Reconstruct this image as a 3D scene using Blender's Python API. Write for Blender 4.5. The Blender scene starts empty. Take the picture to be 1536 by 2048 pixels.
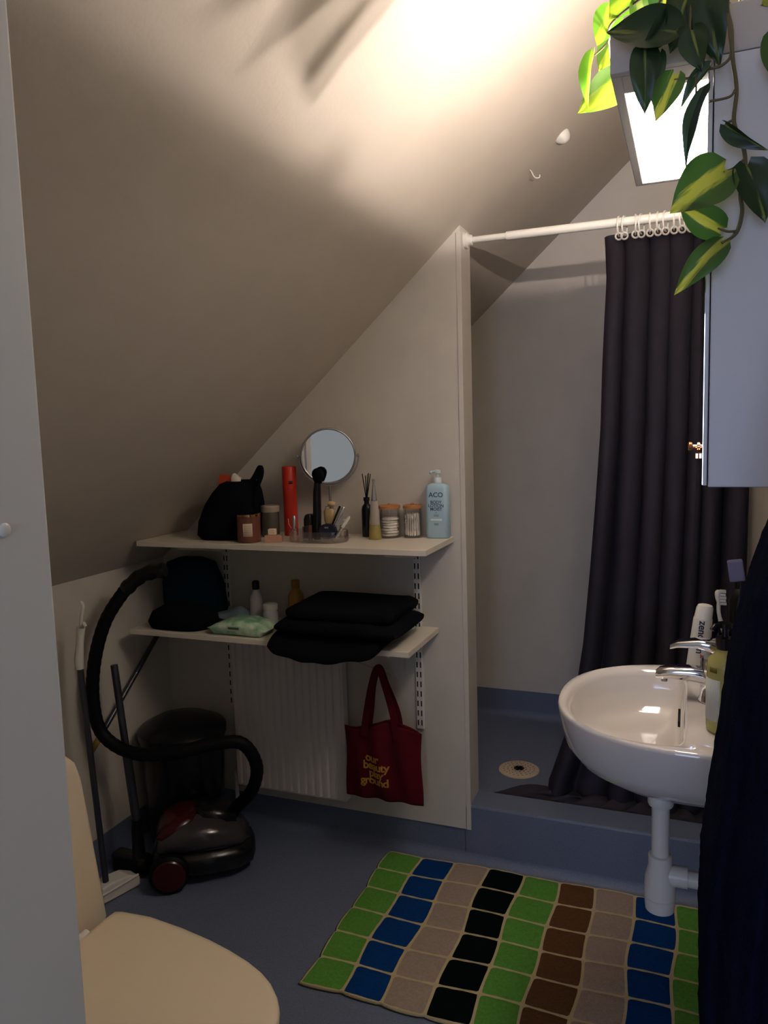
import bpy, bmesh, math, random
from mathutils import Vector, Matrix, noise as mnoise
R_ = math.radians
random.seed(7)
sc = bpy.context.scene
col = sc.collection

# ------------------------------------------------------------------ camera
FPX = 1540.0
_y, _p, _r = R_(21.7), R_(6.3), R_(1.7)
CAM = Vector((0, 0, 1.4))
FWD = Vector((-math.sin(_y) * math.cos(_p), math.cos(_y) * math.cos(_p), -math.sin(_p)))
_r0 = Vector((math.cos(_y), math.sin(_y), 0))
_u0 = _r0.cross(FWD)
RGT = _r0 * math.cos(_r) - _u0 * math.sin(_r)
UPV = RGT.cross(FWD)
cd = bpy.data.cameras.new('camera')
cam = bpy.data.objects.new('camera', cd)
col.objects.link(cam)
cd.sensor_fit = 'VERTICAL'
cd.sensor_height = 32.0
cd.sensor_width = 24.0
cd.lens = FPX / 2048 * 32.0
cd.clip_start = 0.02
cam.matrix_world = Matrix(((RGT.x, UPV.x, -FWD.x, CAM.x), (RGT.y, UPV.y, -FWD.y, CAM.y), (RGT.z, UPV.z, -FWD.z, CAM.z), (0, 0, 0, 1)))
sc.camera = cam

# ------------------------------------------------------------------ world, daylight, exposure
wd = bpy.data.worlds.new('world')
sc.world = wd
wd.use_nodes = True
wd.node_tree.nodes['Background'].inputs[0].default_value = (0.94, 0.97, 1.0, 1)
wd.node_tree.nodes['Background'].inputs[1].default_value = 0.10
al = bpy.data.lights.new('hall_window_daylight', 'AREA')
al.shape = 'RECTANGLE'; al.size = 0.9; al.size_y = 1.2
al.color = (0.50, 0.62, 1.0); al.energy = 10.0
alo = bpy.data.objects.new('hall_window_daylight', al)
col.objects.link(alo)
alo.location = (-0.15, -2.3, 1.35)
alo.rotation_euler = (R_(90), 0, 0)
LAMP_W = 8600.0        # emission of the two lamp capsules
vs = sc.view_settings
sc.display_settings.display_device = 'sRGB'
vs.view_transform = 'Standard'
vs.look = 'None'
vs.exposure = 1.25
vs.gamma = 1.0
vs.use_curve_mapping = False
try:
    sc.cycles.use_denoising = True
    sc.cycles.max_bounces = 7
    sc.cycles.diffuse_bounces = 4
    sc.cycles.transparent_max_bounces = 12
    sc.cycles.sample_clamp_indirect = 8.0
    sc.cycles.adaptive_threshold = 0.02
except Exception:
    pass

# ------------------------------------------------------------------ helpers
def P(x, y, Y):
    "point on the plane of depth Y seen at pixel x, y (surveying the photograph)"
    d = FWD + RGT * ((x - 768) / FPX) - UPV * ((y - 1024) / FPX)
    return CAM + d * (Y / d.y)

def s2l(c):
    return tuple((v / 12.92 if v <= 0.04045 else ((v + 0.055) / 1.055) ** 2.4) for v in c)

def rgb(r, g, b):
    return s2l((r / 255, g / 255, b / 255)) + (1,)

MATS = {}
def M(name, color, rough=0.5, metal=0.0, var=None, bump=None, trans=0.0, ior=1.45, emit=None, coat=0.0, sheen=0.0, color2=None, spec=None, alpha=1.0):
    m = bpy.data.materials.new(name)
    m.use_nodes = True
    nt = m.node_tree
    b = nt.nodes['Principled BSDF']
    b.inputs['Base Color'].default_value = color
    b.inputs['Roughness'].default_value = rough
    b.inputs['Metallic'].default_value = metal
    b.inputs['Transmission Weight'].default_value = trans
    b.inputs['IOR'].default_value = ior
    b.inputs['Coat Weight'].default_value = coat
    b.inputs['Sheen Weight'].default_value = sheen
    b.inputs['Alpha'].default_value = alpha
    if spec is not None:
        b.inputs['Specular IOR Level'].default_value = spec
    if emit:
        b.inputs['Emission Color'].default_value = emit[0]
        b.inputs['Emission Strength'].default_value = emit[1]
    tc = nt.nodes.new('ShaderNodeTexCoord')
    if var:
        n = nt.nodes.new('ShaderNodeTexNoise')
        n.inputs['Scale'].default_value = var[0]
        n.inputs['Detail'].default_value = 5
        nt.links.new(tc.outputs['Object'], n.inputs['Vector'])
        mr = nt.nodes.new('ShaderNodeMapRange')
        mr.inputs['From Min'].default_value = 0.5 - var[2] if len(var) > 2 else 0.3
        mr.inputs['From Max'].default_value = 0.5 + var[2] if len(var) > 2 else 0.7
        nt.links.new(n.outputs['Fac'], mr.inputs['Value'])
        mx = nt.nodes.new('ShaderNodeMix')
        mx.data_type = 'RGBA'
        c2 = color2 or tuple(v * (1 - var[1]) for v in color[:3]) + (1,)
        mx.inputs[6].default_value = color
        mx.inputs[7].default_value = c2
        nt.links.new(mr.outputs['Result'], mx.inputs[0])
        nt.links.new(mx.outputs[2], b.inputs['Base Color'])
    if bump:
        n2 = nt.nodes.new('ShaderNodeTexNoise')
        n2.inputs['Scale'].default_value = bump[0]
        n2.inputs['Detail'].default_value = 4
        nt.links.new(tc.outputs['Object'], n2.inputs['Vector'])
        bp = nt.nodes.new('ShaderNodeBump')
        bp.inputs['Strength'].default_value = bump[1]
        bp.inputs['Distance'].default_value = 0.002
        nt.links.new(n2.outputs['Fac'], bp.inputs['Height'])
        nt.links.new(bp.outputs['Normal'], b.inputs['Normal'])
    MATS[name] = m
    return m

ORG = {}
def _root_org(o):
    while o is not None:
        if o.name in ORG and o.parent is None:
            return ORG[o.name]
        o = o.parent
    return Vector((0, 0, 0))

def tag(o, label=None, cat=None, group=None, kind=None):
    if label: o['label'] = label
    if cat: o['category'] = cat
    if group: o['group'] = group
    if kind: o['kind'] = kind
    return o

def thing(name, label, cat, loc, group=None):
    o = bpy.data.objects.new(name, None)
    col.objects.link(o)
    o.location = loc
    o.empty_display_size = 0.05
    ORG[o.name] = Vector(loc)
    return tag(o, label, cat, group)

class MB:
    def __init__(s):
        s.v = []; s.f = []
    def add(s, vs_, fs):
        k = len(s.v)
        s.v += [Vector(v) for v in vs_]
        s.f += [tuple(i + k for i in f) for f in fs]
        return s
    def box(s, x0, x1, y0, y1, z0, z1):
        return s.add([(x0, y0, z0), (x1, y0, z0), (x1, y1, z0), (x0, y1, z0), (x0, y0, z1), (x1, y0, z1), (x1, y1, z1), (x0, y1, z1)],
                     [(0, 3, 2, 1), (4, 5, 6, 7), (0, 1, 5, 4), (1, 2, 6, 5), (2, 3, 7, 6), (3, 0, 4, 7)])
    def loft(s, rings, cap0=True, cap1=True, closed=True):
        n = len(rings[0]); vs_ = [p for r in rings for p in r]; fs = []
        for i in range(len(rings) - 1):
            for j in range(n if closed else n - 1):
                k = (j + 1) % n
                fs.append((i * n + j, i * n + k, (i + 1) * n + k, (i + 1) * n + j))
        if cap0: fs.append(tuple(range(n - 1, -1, -1)))
        if cap1: fs.append(tuple((len(rings) - 1) * n + j for j in range(n)))
        return s.add(vs_, fs)
    def lathe(s, prof, c, seg=24, cap0=True, cap1=True, sx=1, sy=1):
        c = Vector(c)
        return s.loft([[c + Vector((r * sx * math.cos(2 * math.pi * j / seg), r * sy * math.sin(2 * math.pi * j / seg), z)) for j in range(seg)] for r, z in prof], cap0, cap1)
    def tube(s, pts, rad, seg=10, cap=True):
        pts = [Vector(p) for p in pts]
        if not isinstance(rad, (list, tuple)): rad = [rad] * len(pts)
        rings = []; pn = None
        for i, p in enumerate(pts):
            t = (pts[min(i + 1, len(pts) - 1)] - pts[max(i - 1, 0)]).normalized()
            if pn is None:
                a = Vector((0, 0, 1)) if abs(t.z) < 0.9 else Vector((1, 0, 0))
                n = t.cross(a).normalized()
            else:
                n = (pn - t * pn.dot(t)).normalized()
            pn = n; b = t.cross(n)
            rings.append([p + (n * math.cos(2 * math.pi * j / seg) + b * math.sin(2 * math.pi * j / seg)) * rad[i] for j in range(seg)])
        return s.loft(rings, cap, cap)
    def torus(s, c, ax, R, r, seg=32, rs=8, a0=0.0, a1=2 * math.pi):
        c = Vector(c); ax = Vector(ax).normalized()
        a = Vector((0, 0, 1)) if abs(ax.z) < 0.9 else Vector((1, 0, 0))
        u = (a - ax * a.dot(ax)).normalized(); w = ax.cross(u)
        full = abs(a1 - a0 - 2 * math.pi) < 1e-4
        n = seg if full else seg + 1
        rings = []
        for i in range(n):
            t = a0 + (a1 - a0) * i / seg
            d = u * math.cos(t) + w * math.sin(t)
            rings.append([c + d * (R + r * math.cos(2 * math.pi * j / rs)) + ax * (r * math.sin(2 * math.pi * j / rs)) for j in range(rs)])
        if full:
            rings.append(rings[0])
            return s.loft(rings, False, False)
        return s.loft(rings, True, True)
    def disc(s, c, ax, R, th, seg=32, prof=None):
        c = Vector(c); ax = Vector(ax).normalized()
        a = Vector((0, 0, 1)) if abs(ax.z) < 0.9 else Vector((1, 0, 0))
        u = (a - ax * a.dot(ax)).normalized(); w = ax.cross(u)
        prof = prof or [(R, 0), (R, th)]
        return s.loft([[c + (u * math.cos(2 * math.pi * j / seg) + w * math.sin(2 * math.pi * j / seg)) * rr + ax * h for j in range(seg)] for rr, h in prof])
    def prism(s, poly, h0, h1, ax=2):
        def mk(p, h):
            return (p[0], p[1], h) if ax == 2 else ((p[0], h, p[1]) if ax == 1 else (h, p[0], p[1]))
        return s.loft([[Vector(mk(p, h0)) for p in poly], [Vector(mk(p, h1)) for p in poly]])
    def grid(s, fn, nu, nv, thick=0.0):
        vs_ = [Vector(fn(i / nu, j / nv)) for j in range(nv + 1) for i in range(nu + 1)]
        fs = [(j * (nu + 1) + i, j * (nu + 1) + i + 1, (j + 1) * (nu + 1) + i + 1, (j + 1) * (nu + 1) + i) for j in range(nv) for i in range(nu)]
        return s.add(vs_, fs)
    def xf(s, m):
        s.v = [m @ v for v in s.v]
        return s
    def build(s, name, mat, parent=None, smooth=True, bevel=0.0, label=None, cat=None, group=None, kind=None, loc=None, seg=2, subsurf=0, solid=0.0, ang=38):
        if parent is not None:
            org = _root_org(parent)
        elif loc is not None:
            org = Vector(loc)
        else:
            xs = [v.x for v in s.v]; ys = [v.y for v in s.v]; zs = [v.z for v in s.v]
            org = Vector(((min(xs) + max(xs)) / 2, (min(ys) + max(ys)) / 2, min(zs)))
        me = bpy.data.meshes.new(name)
        me.from_pydata([tuple(v - org) for v in s.v], [], s.f)
        me.validate()
        bm = bmesh.new(); bm.from_mesh(me)
        bmesh.ops.recalc_face_normals(bm, faces=bm.faces)
        bm.to_mesh(me); bm.free()
        if smooth:
            me.polygons.foreach_set('use_smooth', [True] * len(me.polygons))
            me.set_sharp_from_angle(angle=R_(ang))
        me.materials.append(mat)
        o = bpy.data.objects.new(name, me)
        col.objects.link(o)
        if parent is not None:
            o.parent = parent
        else:
            o.location = org
            ORG[o.name] = org
        if solid:
            md = o.modifiers.new('solid', 'SOLIDIFY'); md.thickness = solid; md.offset = 0
        if bevel:
            md = o.modifiers.new('bevel', 'BEVEL'); md.width = bevel; md.segments = seg; md.limit_method = 'ANGLE'; md.angle_limit = R_(35)
        if subsurf:
            md = o.modifiers.new('sub', 'SUBSURF'); md.levels = subsurf; md.render_levels = subsurf
        return tag(o, label, cat, group, kind)

def text(name, body, size, mat, parent, origin, xdir, ydir, bold=0.0, align='CENTER', extr=0.0002, spacing=1.0, line=1.0, sx=1.0):
    cu = bpy.data.curves.new('lettering', 'FONT')
    cu.body = body; cu.size = size; cu.align_x = align; cu.offset = bold; cu.extrude = extr
    cu.space_character = spacing; cu.space_line = line
    t = bpy.data.objects.new('lettering', cu)
    col.objects.link(t)
    dg = bpy.context.evaluated_depsgraph_get()
    me = bpy.data.meshes.new_from_object(t.evaluated_get(dg))
    col.objects.unlink(t); bpy.data.objects.remove(t); bpy.data.curves.remove(cu)
    xd = Vector(xdir).normalized(); yd = Vector(ydir); yd = (yd - xd * yd.dot(xd)).normalized(); zd = xd.cross(yd)
    o0 = Vector(origin) - _root_org(parent)
    for v in me.vertices:
        c = v.co.copy()
        v.co = o0 + xd * c.x * sx + yd * c.y + zd * c.z
    me.materials.clear(); me.materials.append(mat)
    o = bpy.data.objects.new(name, me); col.objects.link(o); o.parent = parent
    return o

def smoothpath(pts, n=8):
    pts = [Vector(p) for p in pts]; out = []
    for i in range(len(pts) - 1):
        p0 = pts[max(i - 1, 0)]; p1 = pts[i]; p2 = pts[i + 1]; p3 = pts[min(i + 2, len(pts) - 1)]
        for k in range(n):
            t = k / n
            out.append(0.5 * ((2 * p1) + (p2 - p0) * t + (2 * p0 - 5 * p1 + 4 * p2 - p3) * t * t + (3 * p1 - p0 - 3 * p2 + p3) * t ** 3))
    out.append(pts[-1])
    return out

def rrect(hx, hy, r, n=5):
    out = []
    for cx, cy, a0 in ((hx - r, hy - r, 0), (-hx + r, hy - r, 90), (-hx + r, -hy + r, 180), (hx - r, -hy + r, 270)):
        for k in range(n + 1):
            a = R_(a0 + 90 * k / n)
            out.append((cx + r * math.cos(a), cy + r * math.sin(a)))
    return out

# ------------------------------------------------------------------ materials
WALL = M('wall_vinyl', rgb(208, 201, 191), 0.55, var=(9, 0.07), bump=(160, 0.12))
CEIL = M('ceiling_paint', rgb(196, 185, 172), 0.7, var=(7, 0.06), bump=(120, 0.15))
FLOOR = M('blue_vinyl', rgb(112, 121, 144), 0.5, var=(420, 0.0, 0.16), color2=rgb(90, 100, 124), bump=(300, 0.1))
CASING = M('casing_paint', rgb(204, 203, 200), 0.45, var=(3, 0.04))
WHITE = M('white_melamine', rgb(225, 216, 200), 0.35)
WHITEM = M('white_enamel', rgb(222, 218, 210), 0.35)
RADM = M('radiator_enamel', rgb(215, 208, 205), 0.4)
CERAMIC = M('ceramic', rgb(214, 208, 202), 0.08, coat=0.6)
CHROME = M('chrome', rgb(225, 225, 228), 0.08, metal=1.0)
STEEL = M('steel', rgb(170, 170, 175), 0.3, metal=1.0)
ALU = M('alu_tube', rgb(84, 86, 94), 0.35, metal=0.8)
PLASTW = M('white_plastic', rgb(220, 216, 208), 0.35)
CREAMP = M('toilet_plastic', rgb(222, 206, 180), 0.3)
BLACKP = M('black_plastic', rgb(18, 18, 20), 0.25)
BLACKR = M('black_rubber', rgb(9, 9, 11), 0.6, spec=0.2)
BLACKF = M('black_fabric', rgb(14, 15, 19), 0.95, bump=(500, 0.5), spec=0.1)
NAVYF = M('navy_terry', rgb(17, 21, 40), 1.0, bump=(420, 1.0), spec=0.02, var=(30, 0.3))
CURT = M('curtain_fabric', rgb(57, 54, 63), 0.85, bump=(700, 0.3), spec=0.1, var=(18, 0.15))
TEALF = M('teal_fabric', rgb(16, 44, 56), 0.9, bump=(300, 0.5), spec=0.1)
def thin_glass(name, tint, refl=0.09, rough=0.03):
    m = bpy.data.materials.new(name); m.use_nodes = True
    nt = m.node_tree; nt.nodes.remove(nt.nodes['Principled BSDF'])
    tp_ = nt.nodes.new('ShaderNodeBsdfTransparent'); tp_.inputs[0].default_value = tint
    gl = nt.nodes.new('ShaderNodeBsdfGlossy'); gl.inputs['Roughness'].default_value = rough; gl.inputs[0].default_value = (1, 1, 1, 1)
    lw = nt.nodes.new('ShaderNodeLayerWeight'); lw.inputs[0].default_value = 0.25
    mu = nt.nodes.new('ShaderNodeMath'); mu.operation = 'MULTIPLY_ADD'; mu.inputs[1].default_value = 0.5; mu.inputs[2].default_value = refl * 0.5
    nt.links.new(lw.outputs['Fresnel'], mu.inputs[0])
    mxs = nt.nodes.new('ShaderNodeMixShader'); nt.links.new(mu.outputs[0], mxs.inputs[0])
    nt.links.new(tp_.outputs[0], mxs.inputs[1]); nt.links.new(gl.outputs[0], mxs.inputs[2])
    nt.links.new(mxs.outputs[0], nt.nodes['Material Output'].inputs[0])
    MATS[name] = m
    return m
GLASS = thin_glass('clear_glass', (0.985, 0.985, 0.98, 1), 0.06)
ACRYL = thin_glass('clear_acrylic', (0.93, 0.92, 0.94, 1), 0.16)
MIRROR = M('mirror_glass', (0.9, 0.92, 0.93, 1), 0.02, metal=1.0)
CABM = M('cabinet_paint', rgb(205, 205, 208), 0.4)
GREYM = M('lamp_frame_paint', rgb(180, 176, 172), 0.45)
COPPER = M('copper_glass', rgb(112, 66, 52), 0.3, var=(20, 0.1))
GOLDM = M('rose_gold_lid', rgb(214, 160, 120), 0.18, metal=1.0)
LABELM = M('paper_label', rgb(214, 190, 166), 0.7)
REDM = M('red_card', rgb(196, 44, 26), 0.4)
PINKM = M('pink_card', rgb(186, 140, 120), 0.6)
CREAMC = M('cream_card', rgb(222, 200, 178), 0.6)
WOODL = M('bamboo', rgb(190, 128, 76), 0.45, var=(25, 0.2))
COTTON = M('cotton', rgb(240, 232, 222), 0.95, bump=(200, 0.5))
LOTION = M('pale_blue_plastic', rgb(176, 206, 222), 0.35)
LOTIONT = M('lotion_print', rgb(66, 92, 112), 0.6)
LOTIONW = M('lotion_pale_print', rgb(226, 238, 244), 0.6)
YELLIQ = M('yellow_liquid', (0.44, 0.36, 0.12, 1), 0.08, trans=0.25, ior=1.33)
FROST = M('frosted_glass', (0.62, 0.56, 0.50, 1), 0.35, trans=0.5, ior=1.3)
SILVERP = M('silver_plastic', rgb(190, 190, 192), 0.22, metal=0.8)
STONE = M('cream_stone', rgb(206, 176, 128), 0.35, var=(40, 0.15))
GREENP = M('green_foil', rgb(122, 178, 136), 0.3, var=(28, 0.35, 0.12), color2=rgb(206, 226, 200), bump=(60, 0.7))
SILVF = M('silver_foil', rgb(150, 168, 178), 0.3, metal=0.3, bump=(80, 0.6))
DARKRED = M('dark_red_plastic', rgb(58, 12, 14), 0.25)
VACGREY = M('vacuum_grey', rgb(74, 70, 72), 0.2, metal=0.4)
MAROON = M('maroon_canvas', rgb(92, 20, 32), 0.9, bump=(500, 0.5), spec=0.1, var=(14, 0.15))
GOLDT = M('gold_print', rgb(196, 140, 48), 0.5)
DARKSLOT = M('slot_dark', rgb(20, 20, 22), 0.8)
SOAPL = M('soap_bottle_liquid', (0.72, 0.66, 0.24, 1), 0.12, trans=0.45, ior=1.33)
SOAPLAB = M('soap_label', rgb(196, 200, 196), 0.5)
PRINTD = M('dark_print', rgb(40, 40, 44), 0.6)
DRAINM = M('drain_plastic', rgb(205, 188, 164), 0.5, var=(120, 0.15))
ORANGEP = M('orange_packet', rgb(206, 82, 48), 0.5)
AMBER = M('amber_plastic', rgb(150, 112, 30), 0.35)
LILAC = M('grey_white_plastic', rgb(196, 188, 190), 0.4)
STEMM = M('vine_stem', rgb(92, 84, 58), 0.6)
POTM = M('pot_glaze', rgb(150, 146, 140), 0.8, var=(12, 0.15))
SOILM = M('soil', rgb(48, 36, 28), 1.0, bump=(90, 1.0))
WHITEPAD = M('pale_box', rgb(128, 128, 168), 0.5)

def leaf_mat(name, dark, lime, amount, back=0.35):
    m = bpy.data.materials.new(name); m.use_nodes = True
    nt = m.node_tree; b = nt.nodes['Principled BSDF']; out = nt.nodes['Material Output']
    tc = nt.nodes.new('ShaderNodeTexCoord'); oi = nt.nodes.new('ShaderNodeObjectInfo')
    sep = nt.nodes.new('ShaderNodeSeparateXYZ'); nt.links.new(tc.outputs['Object'], sep.inputs[0])
    mp = nt.nodes.new('ShaderNodeMapping'); mp.inputs['Scale'].default_value = (9, 1.6, 1)
    nt.links.new(tc.outputs['Object'], mp.inputs[0])
    ns = nt.nodes.new('ShaderNodeTexNoise'); ns.noise_dimensions = '4D'; ns.inputs['Scale'].default_value = 1.0; ns.inputs['Detail'].default_value = 4
    nt.links.new(mp.outputs[0], ns.inputs['Vector'])
    mw = nt.nodes.new('ShaderNodeMath'); mw.operation = 'MULTIPLY'; mw.inputs[1].default_value = 37.0
    nt.links.new(oi.outputs['Random'], mw.inputs[0]); nt.links.new(mw.outputs[0], ns.inputs['W'])
    ab = nt.nodes.new('ShaderNodeMath'); ab.operation = 'ABSOLUTE'; nt.links.new(sep.outputs['X'], ab.inputs[0])
    ad = nt.nodes.new('ShaderNodeMath'); ad.operation = 'MULTIPLY_ADD'; ad.inputs[1].default_value = -2.6; nt.links.new(ab.outputs[0], ad.inputs[0]); nt.links.new(ns.outputs['Fac'], ad.inputs[2])
    mr = nt.nodes.new('ShaderNodeMapRange'); mr.inputs['From Min'].default_value = 0.36 - amount; mr.inputs['From Max'].default_value = 0.52 - amount
    nt.links.new(ad.outputs[0], mr.inputs['Value'])
    mx = nt.nodes.new('ShaderNodeMix'); mx.data_type = 'RGBA'; mx.inputs[6].default_value = dark; mx.inputs[7].default_value = lime
    nt.links.new(mr.outputs['Result'], mx.inputs[0])
    nt.links.new(mx.outputs[2], b.inputs['Base Color'])
    b.inputs['Roughness'].default_value = 0.38
    tr = nt.nodes.new('ShaderNodeBsdfTranslucent'); nt.links.new(mx.outputs[2], tr.inputs['Color'])
    ms = nt.nodes.new('ShaderNodeMixShader'); ms.inputs[0].default_value = back
    nt.links.new(b.outputs[0], ms.inputs[1]); nt.links.new(tr.outputs[0], ms.inputs[2]); nt.links.new(ms.outputs[0], out.inputs['Surface'])
    return m
LEAF_D = leaf_mat('leaf_dark', rgb(34, 60, 34), rgb(124, 134, 62), -0.04, 0.2)
LEAF_M = leaf_mat('leaf_variegated', rgb(54, 92, 38), rgb(160, 168, 62), 0.24, 0.3)
LEAF_L = leaf_mat('leaf_lime', rgb(92, 138, 34), rgb(146, 172, 44), 0.30, 0.36)

# ------------------------------------------------------------------ room shell
XL, XR = -1.77, 0.17            # knee wall, washbasin wall
YD, YP, YB = 0.35, 2.27, 3.14   # doorway wall, partition, shower end wall
SL = 0.908
def zs(x): return 1.984 + SL * (x + 0.637)
XPE = -0.637                    # end of the partition
ZK = 0.188                      # top of the shower kerb
ZSF = 0.158                     # shower floor
ZF = 2.60
XT = -0.637 + (ZF - 1.984) / SL
def st(mb, name, mat, bevel=0.0, smooth=False, parent=None):
    return mb.build(name, mat, parent=parent, smooth=smooth, bevel=bevel, kind=None if parent else 'structure')

st(MB().box(XL - 0.1, 1.2, -1.6, YP + 0.12, -0.08, 0.0), 'floor', FLOOR)
st(MB().box(XL - 0.1, XL, YD, YB + 0.1, 0.0, zs(XL) + 0.02), 'wall_left', WALL)
st(MB().add([(XL - 0.1, YD, zs(XL - 0.1)), (XT, YD, ZF), (XT, YD, ZF + 0.12), (XL - 0.1, YD, zs(XL - 0.1) + 0.16),
             (XL - 0.1, YB + 0.1, zs(XL - 0.1)), (XT, YB + 0.1, ZF), (XT, YB + 0.1, ZF + 0.12), (XL - 0.1, YB + 0.1, zs(XL - 0.1) + 0.16)],
            [(0, 1, 2, 3), (7, 6, 5, 4), (0, 4, 5, 1), (1, 5, 6, 2), (2, 6, 7, 3), (3, 7, 4, 0)]), 'ceiling', CEIL)
st(MB().box(XT, XR + 0.12, YD, YB + 0.1, ZF, ZF + 0.12), 'ceiling_flat', CEIL)
st(MB().box(XR, XR + 0.12, YD, YB + 0.1, 0.0, ZF), 'wall_right', WALL)
st(MB().box(XL - 0.1, XR + 0.12, YB, YB + 0.1, 0.0, ZF), 'wall_back', WALL)
wp = MB().prism([(XL, 0.107), (XPE, 0.107), (XPE, zs(XPE) + 0.02), (XL, zs(XL) + 0.02)], YP, YP + 0.11, ax=1)
st(wp, 'wall_partition', WALL)
# thin corner strip that closes the wall covering on the partition's end
st(MB().box(XPE - 0.012, XPE + 0.003, YP - 0.003, YP + 0.004, 0.107, zs(XPE) - 0.02), 'trim_1', WALL, bevel=0.001)
st(MB().prism([(XL, 0.0), (XPE - 0.02, 0.0), (XPE - 0.02, 0.107), (XL, 0.107)], YP + 0.004, YP + 0.11, ax=1), 'baseboard_partition', FLOOR)
# cove joint of the vinyl floor along the partition and the step
def cove(mb, x0, x1, yw, zf, r=0.03):
    n = 6; pts = []
    for k in range(n + 1):
        a = R_(90 * k / n)
        pts.append((yw - r + r * math.sin(a), zf + r - r * math.cos(a)))
    rings = [[Vector((x, p[0], p[1])) for p in pts] + [Vector((x, yw + 0.002, zf - 0.001))] for x in (x0, x1)]
    return mb.loft(rings)
st(cove(MB(), XL, XPE - 0.02, YP + 0.004, 0.0), 'baseboard_cove', FLOOR, smooth=True)
# shower: kerb, floor, vinyl upstand
st(MB().box(XPE - 0.02, XR, YP, YP + 0.115, 0.0, ZK), 'shower_kerb', FLOOR, bevel=0.006)
st(cove(MB(), XPE - 0.02, XR, YP, 0.0), 'baseboard_step', FLOOR, smooth=True)
st(MB().box(XL, XR, YP + 0.115, YB, 0.0, ZSF), 'shower_floor', FLOOR)
st(MB().box(XL, XR, YB - 0.004, YB, ZSF, ZSF + 0.115), 'baseboard_back', FLOOR)
st(cove(MB(), XL, XR, YB - 0.004, ZSF), 'baseboard_back_cove', FLOOR, smooth=True)
st(MB().box(XL, XL + 0.004, YD, YP, 0.0, 0.1), 'baseboard_left', FLOOR)
st(MB().box(XR - 0.004, XR, YD, YP, 0.0, 0.1), 'baseboard_right', FLOOR)
# doorway wall: the camera looks in through the opening
XJ = -0.466
st(MB().prism([(XL - 0.1, 0.0), (XJ - 0.02, 0.0), (XJ - 0.02, zs(XJ - 0.02)), (XL - 0.1, zs(XL - 0.1))], YD + 0.012, YD + 0.1, ax=1), 'wall_front', CASING)
st(MB().prism([(XJ - 0.02, 2.14), (XR + 0.12, 2.14), (XR + 0.12, ZF), (XT, ZF)], YD + 0.012, YD + 0.1, ax=1), 'wall_front_header', CASING)
dc = st(MB().box(XJ - 0.085, XJ - 0.004, YD - 0.012, YD + 0.012, 0.0, 2.12), 'door_1', CASING, bevel=0.004)
MB().box(XJ - 0.03, XJ, YD, YD + 0.11, 0.0, 2.12).build('jamb', CASING, dc, smooth=False, bevel=0.003)
MB().box(XJ - 0.085, XR + 0.03, YD - 0.012, YD + 0.012, 2.06, 2.14).build('head_casing', CASING, dc, smooth=False, bevel=0.004)
c0 = Vector((XJ, 0.0, 0.0)); _d = FWD + RGT * ((8 - 768) / FPX) - UPV * ((1060 - 1024) / FPX); c0 = CAM + _d * (XJ / _d.x)
MB().disc(c0, (1, 0, 0), 0.005, 0.002, 20, [(0.0052, 0), (0.0052, 0.0012), (0.0035, 0.0022)]).build('screw_cover', PLASTW, None, label='small round white screw cap on the door casing', cat='screw cap')

# ------------------------------------------------------------------ shelves with rails and brackets
ZS1, ZS2, TS = 1.058, 0.766, 0.017
YF1 = 1.99
def rail(name, x, z0, z1, label):
    t = thing(name, label, 'rail', (x, YP, z0), 'slotted shelf rails on the partition wall')
    MB().box(x - 0.0115, x + 0.0115, YP - 0.010, YP + 0.002, z0, z1).build('channel', WHITEM, t, smooth=False, bevel=0.0015)
    mb = MB(); z = z0 + 0.012
    while z < z1 - 0.02:
        for dx in (-0.0058, 0.0058):
            mb.box(x + dx - 0.0019, x + dx + 0.0019, YP - 0.0112, YP - 0.0094, z, z + 0.018)
        z += 0.032
    mb.build('slots', DARKSLOT, t, smooth=False, kind='stuff')
XRA, XRB = -0.795, -1.50
rail('shelf_rail', XRA, 0.428, 1.03, 'white slotted metal rail hanging down beside the maroon tote bag')
rail('shelf_rail', XRB, 0.428, 1.03, 'white slotted metal rail in the dark corner behind the black bin')
def shelf(name, x0, x1, z, yf, label):
    t = thing(name, label, 'shelf', ((x0 + x1) / 2, YP, z - TS), 'white wall shelves')
    MB().box(x0, x1, yf, YP - 0.001, z - TS, z).build('board', WHITE, t, smooth=False, bevel=0.0012)
    for xr in (XRA, XRB):
        b = MB().add([(xr - 0.004, YP - 0.012, z - TS), (xr - 0.004, YP - 0.012, z - TS - 0.055), (xr - 0.004, yf + 0.012, z - TS - 0.008), (xr - 0.004, yf + 0.012, z - TS),
                      (xr + 0.004, YP - 0.012, z - TS), (xr + 0.004, YP - 0.012, z - TS - 0.055), (xr + 0.004, yf + 0.012, z - TS - 0.008), (xr + 0.004, yf + 0.012, z - TS)],
                     [(0, 1, 2, 3), (7, 6, 5, 4), (0, 4, 5, 1), (1, 5, 6, 2), (2, 6, 7, 3), (3, 7, 4, 0)])
        b.build('bracket', WHITEM, t, smooth=False)
    return t
shelf('upper_shelf', -1.655, -0.672, ZS1, YF1, 'white upper wall shelf crowded with cosmetics')
shelf('lower_shelf', -1.70, -0.728, ZS2, 1.985, 'white lower wall shelf holding black towel and wipes')

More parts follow.
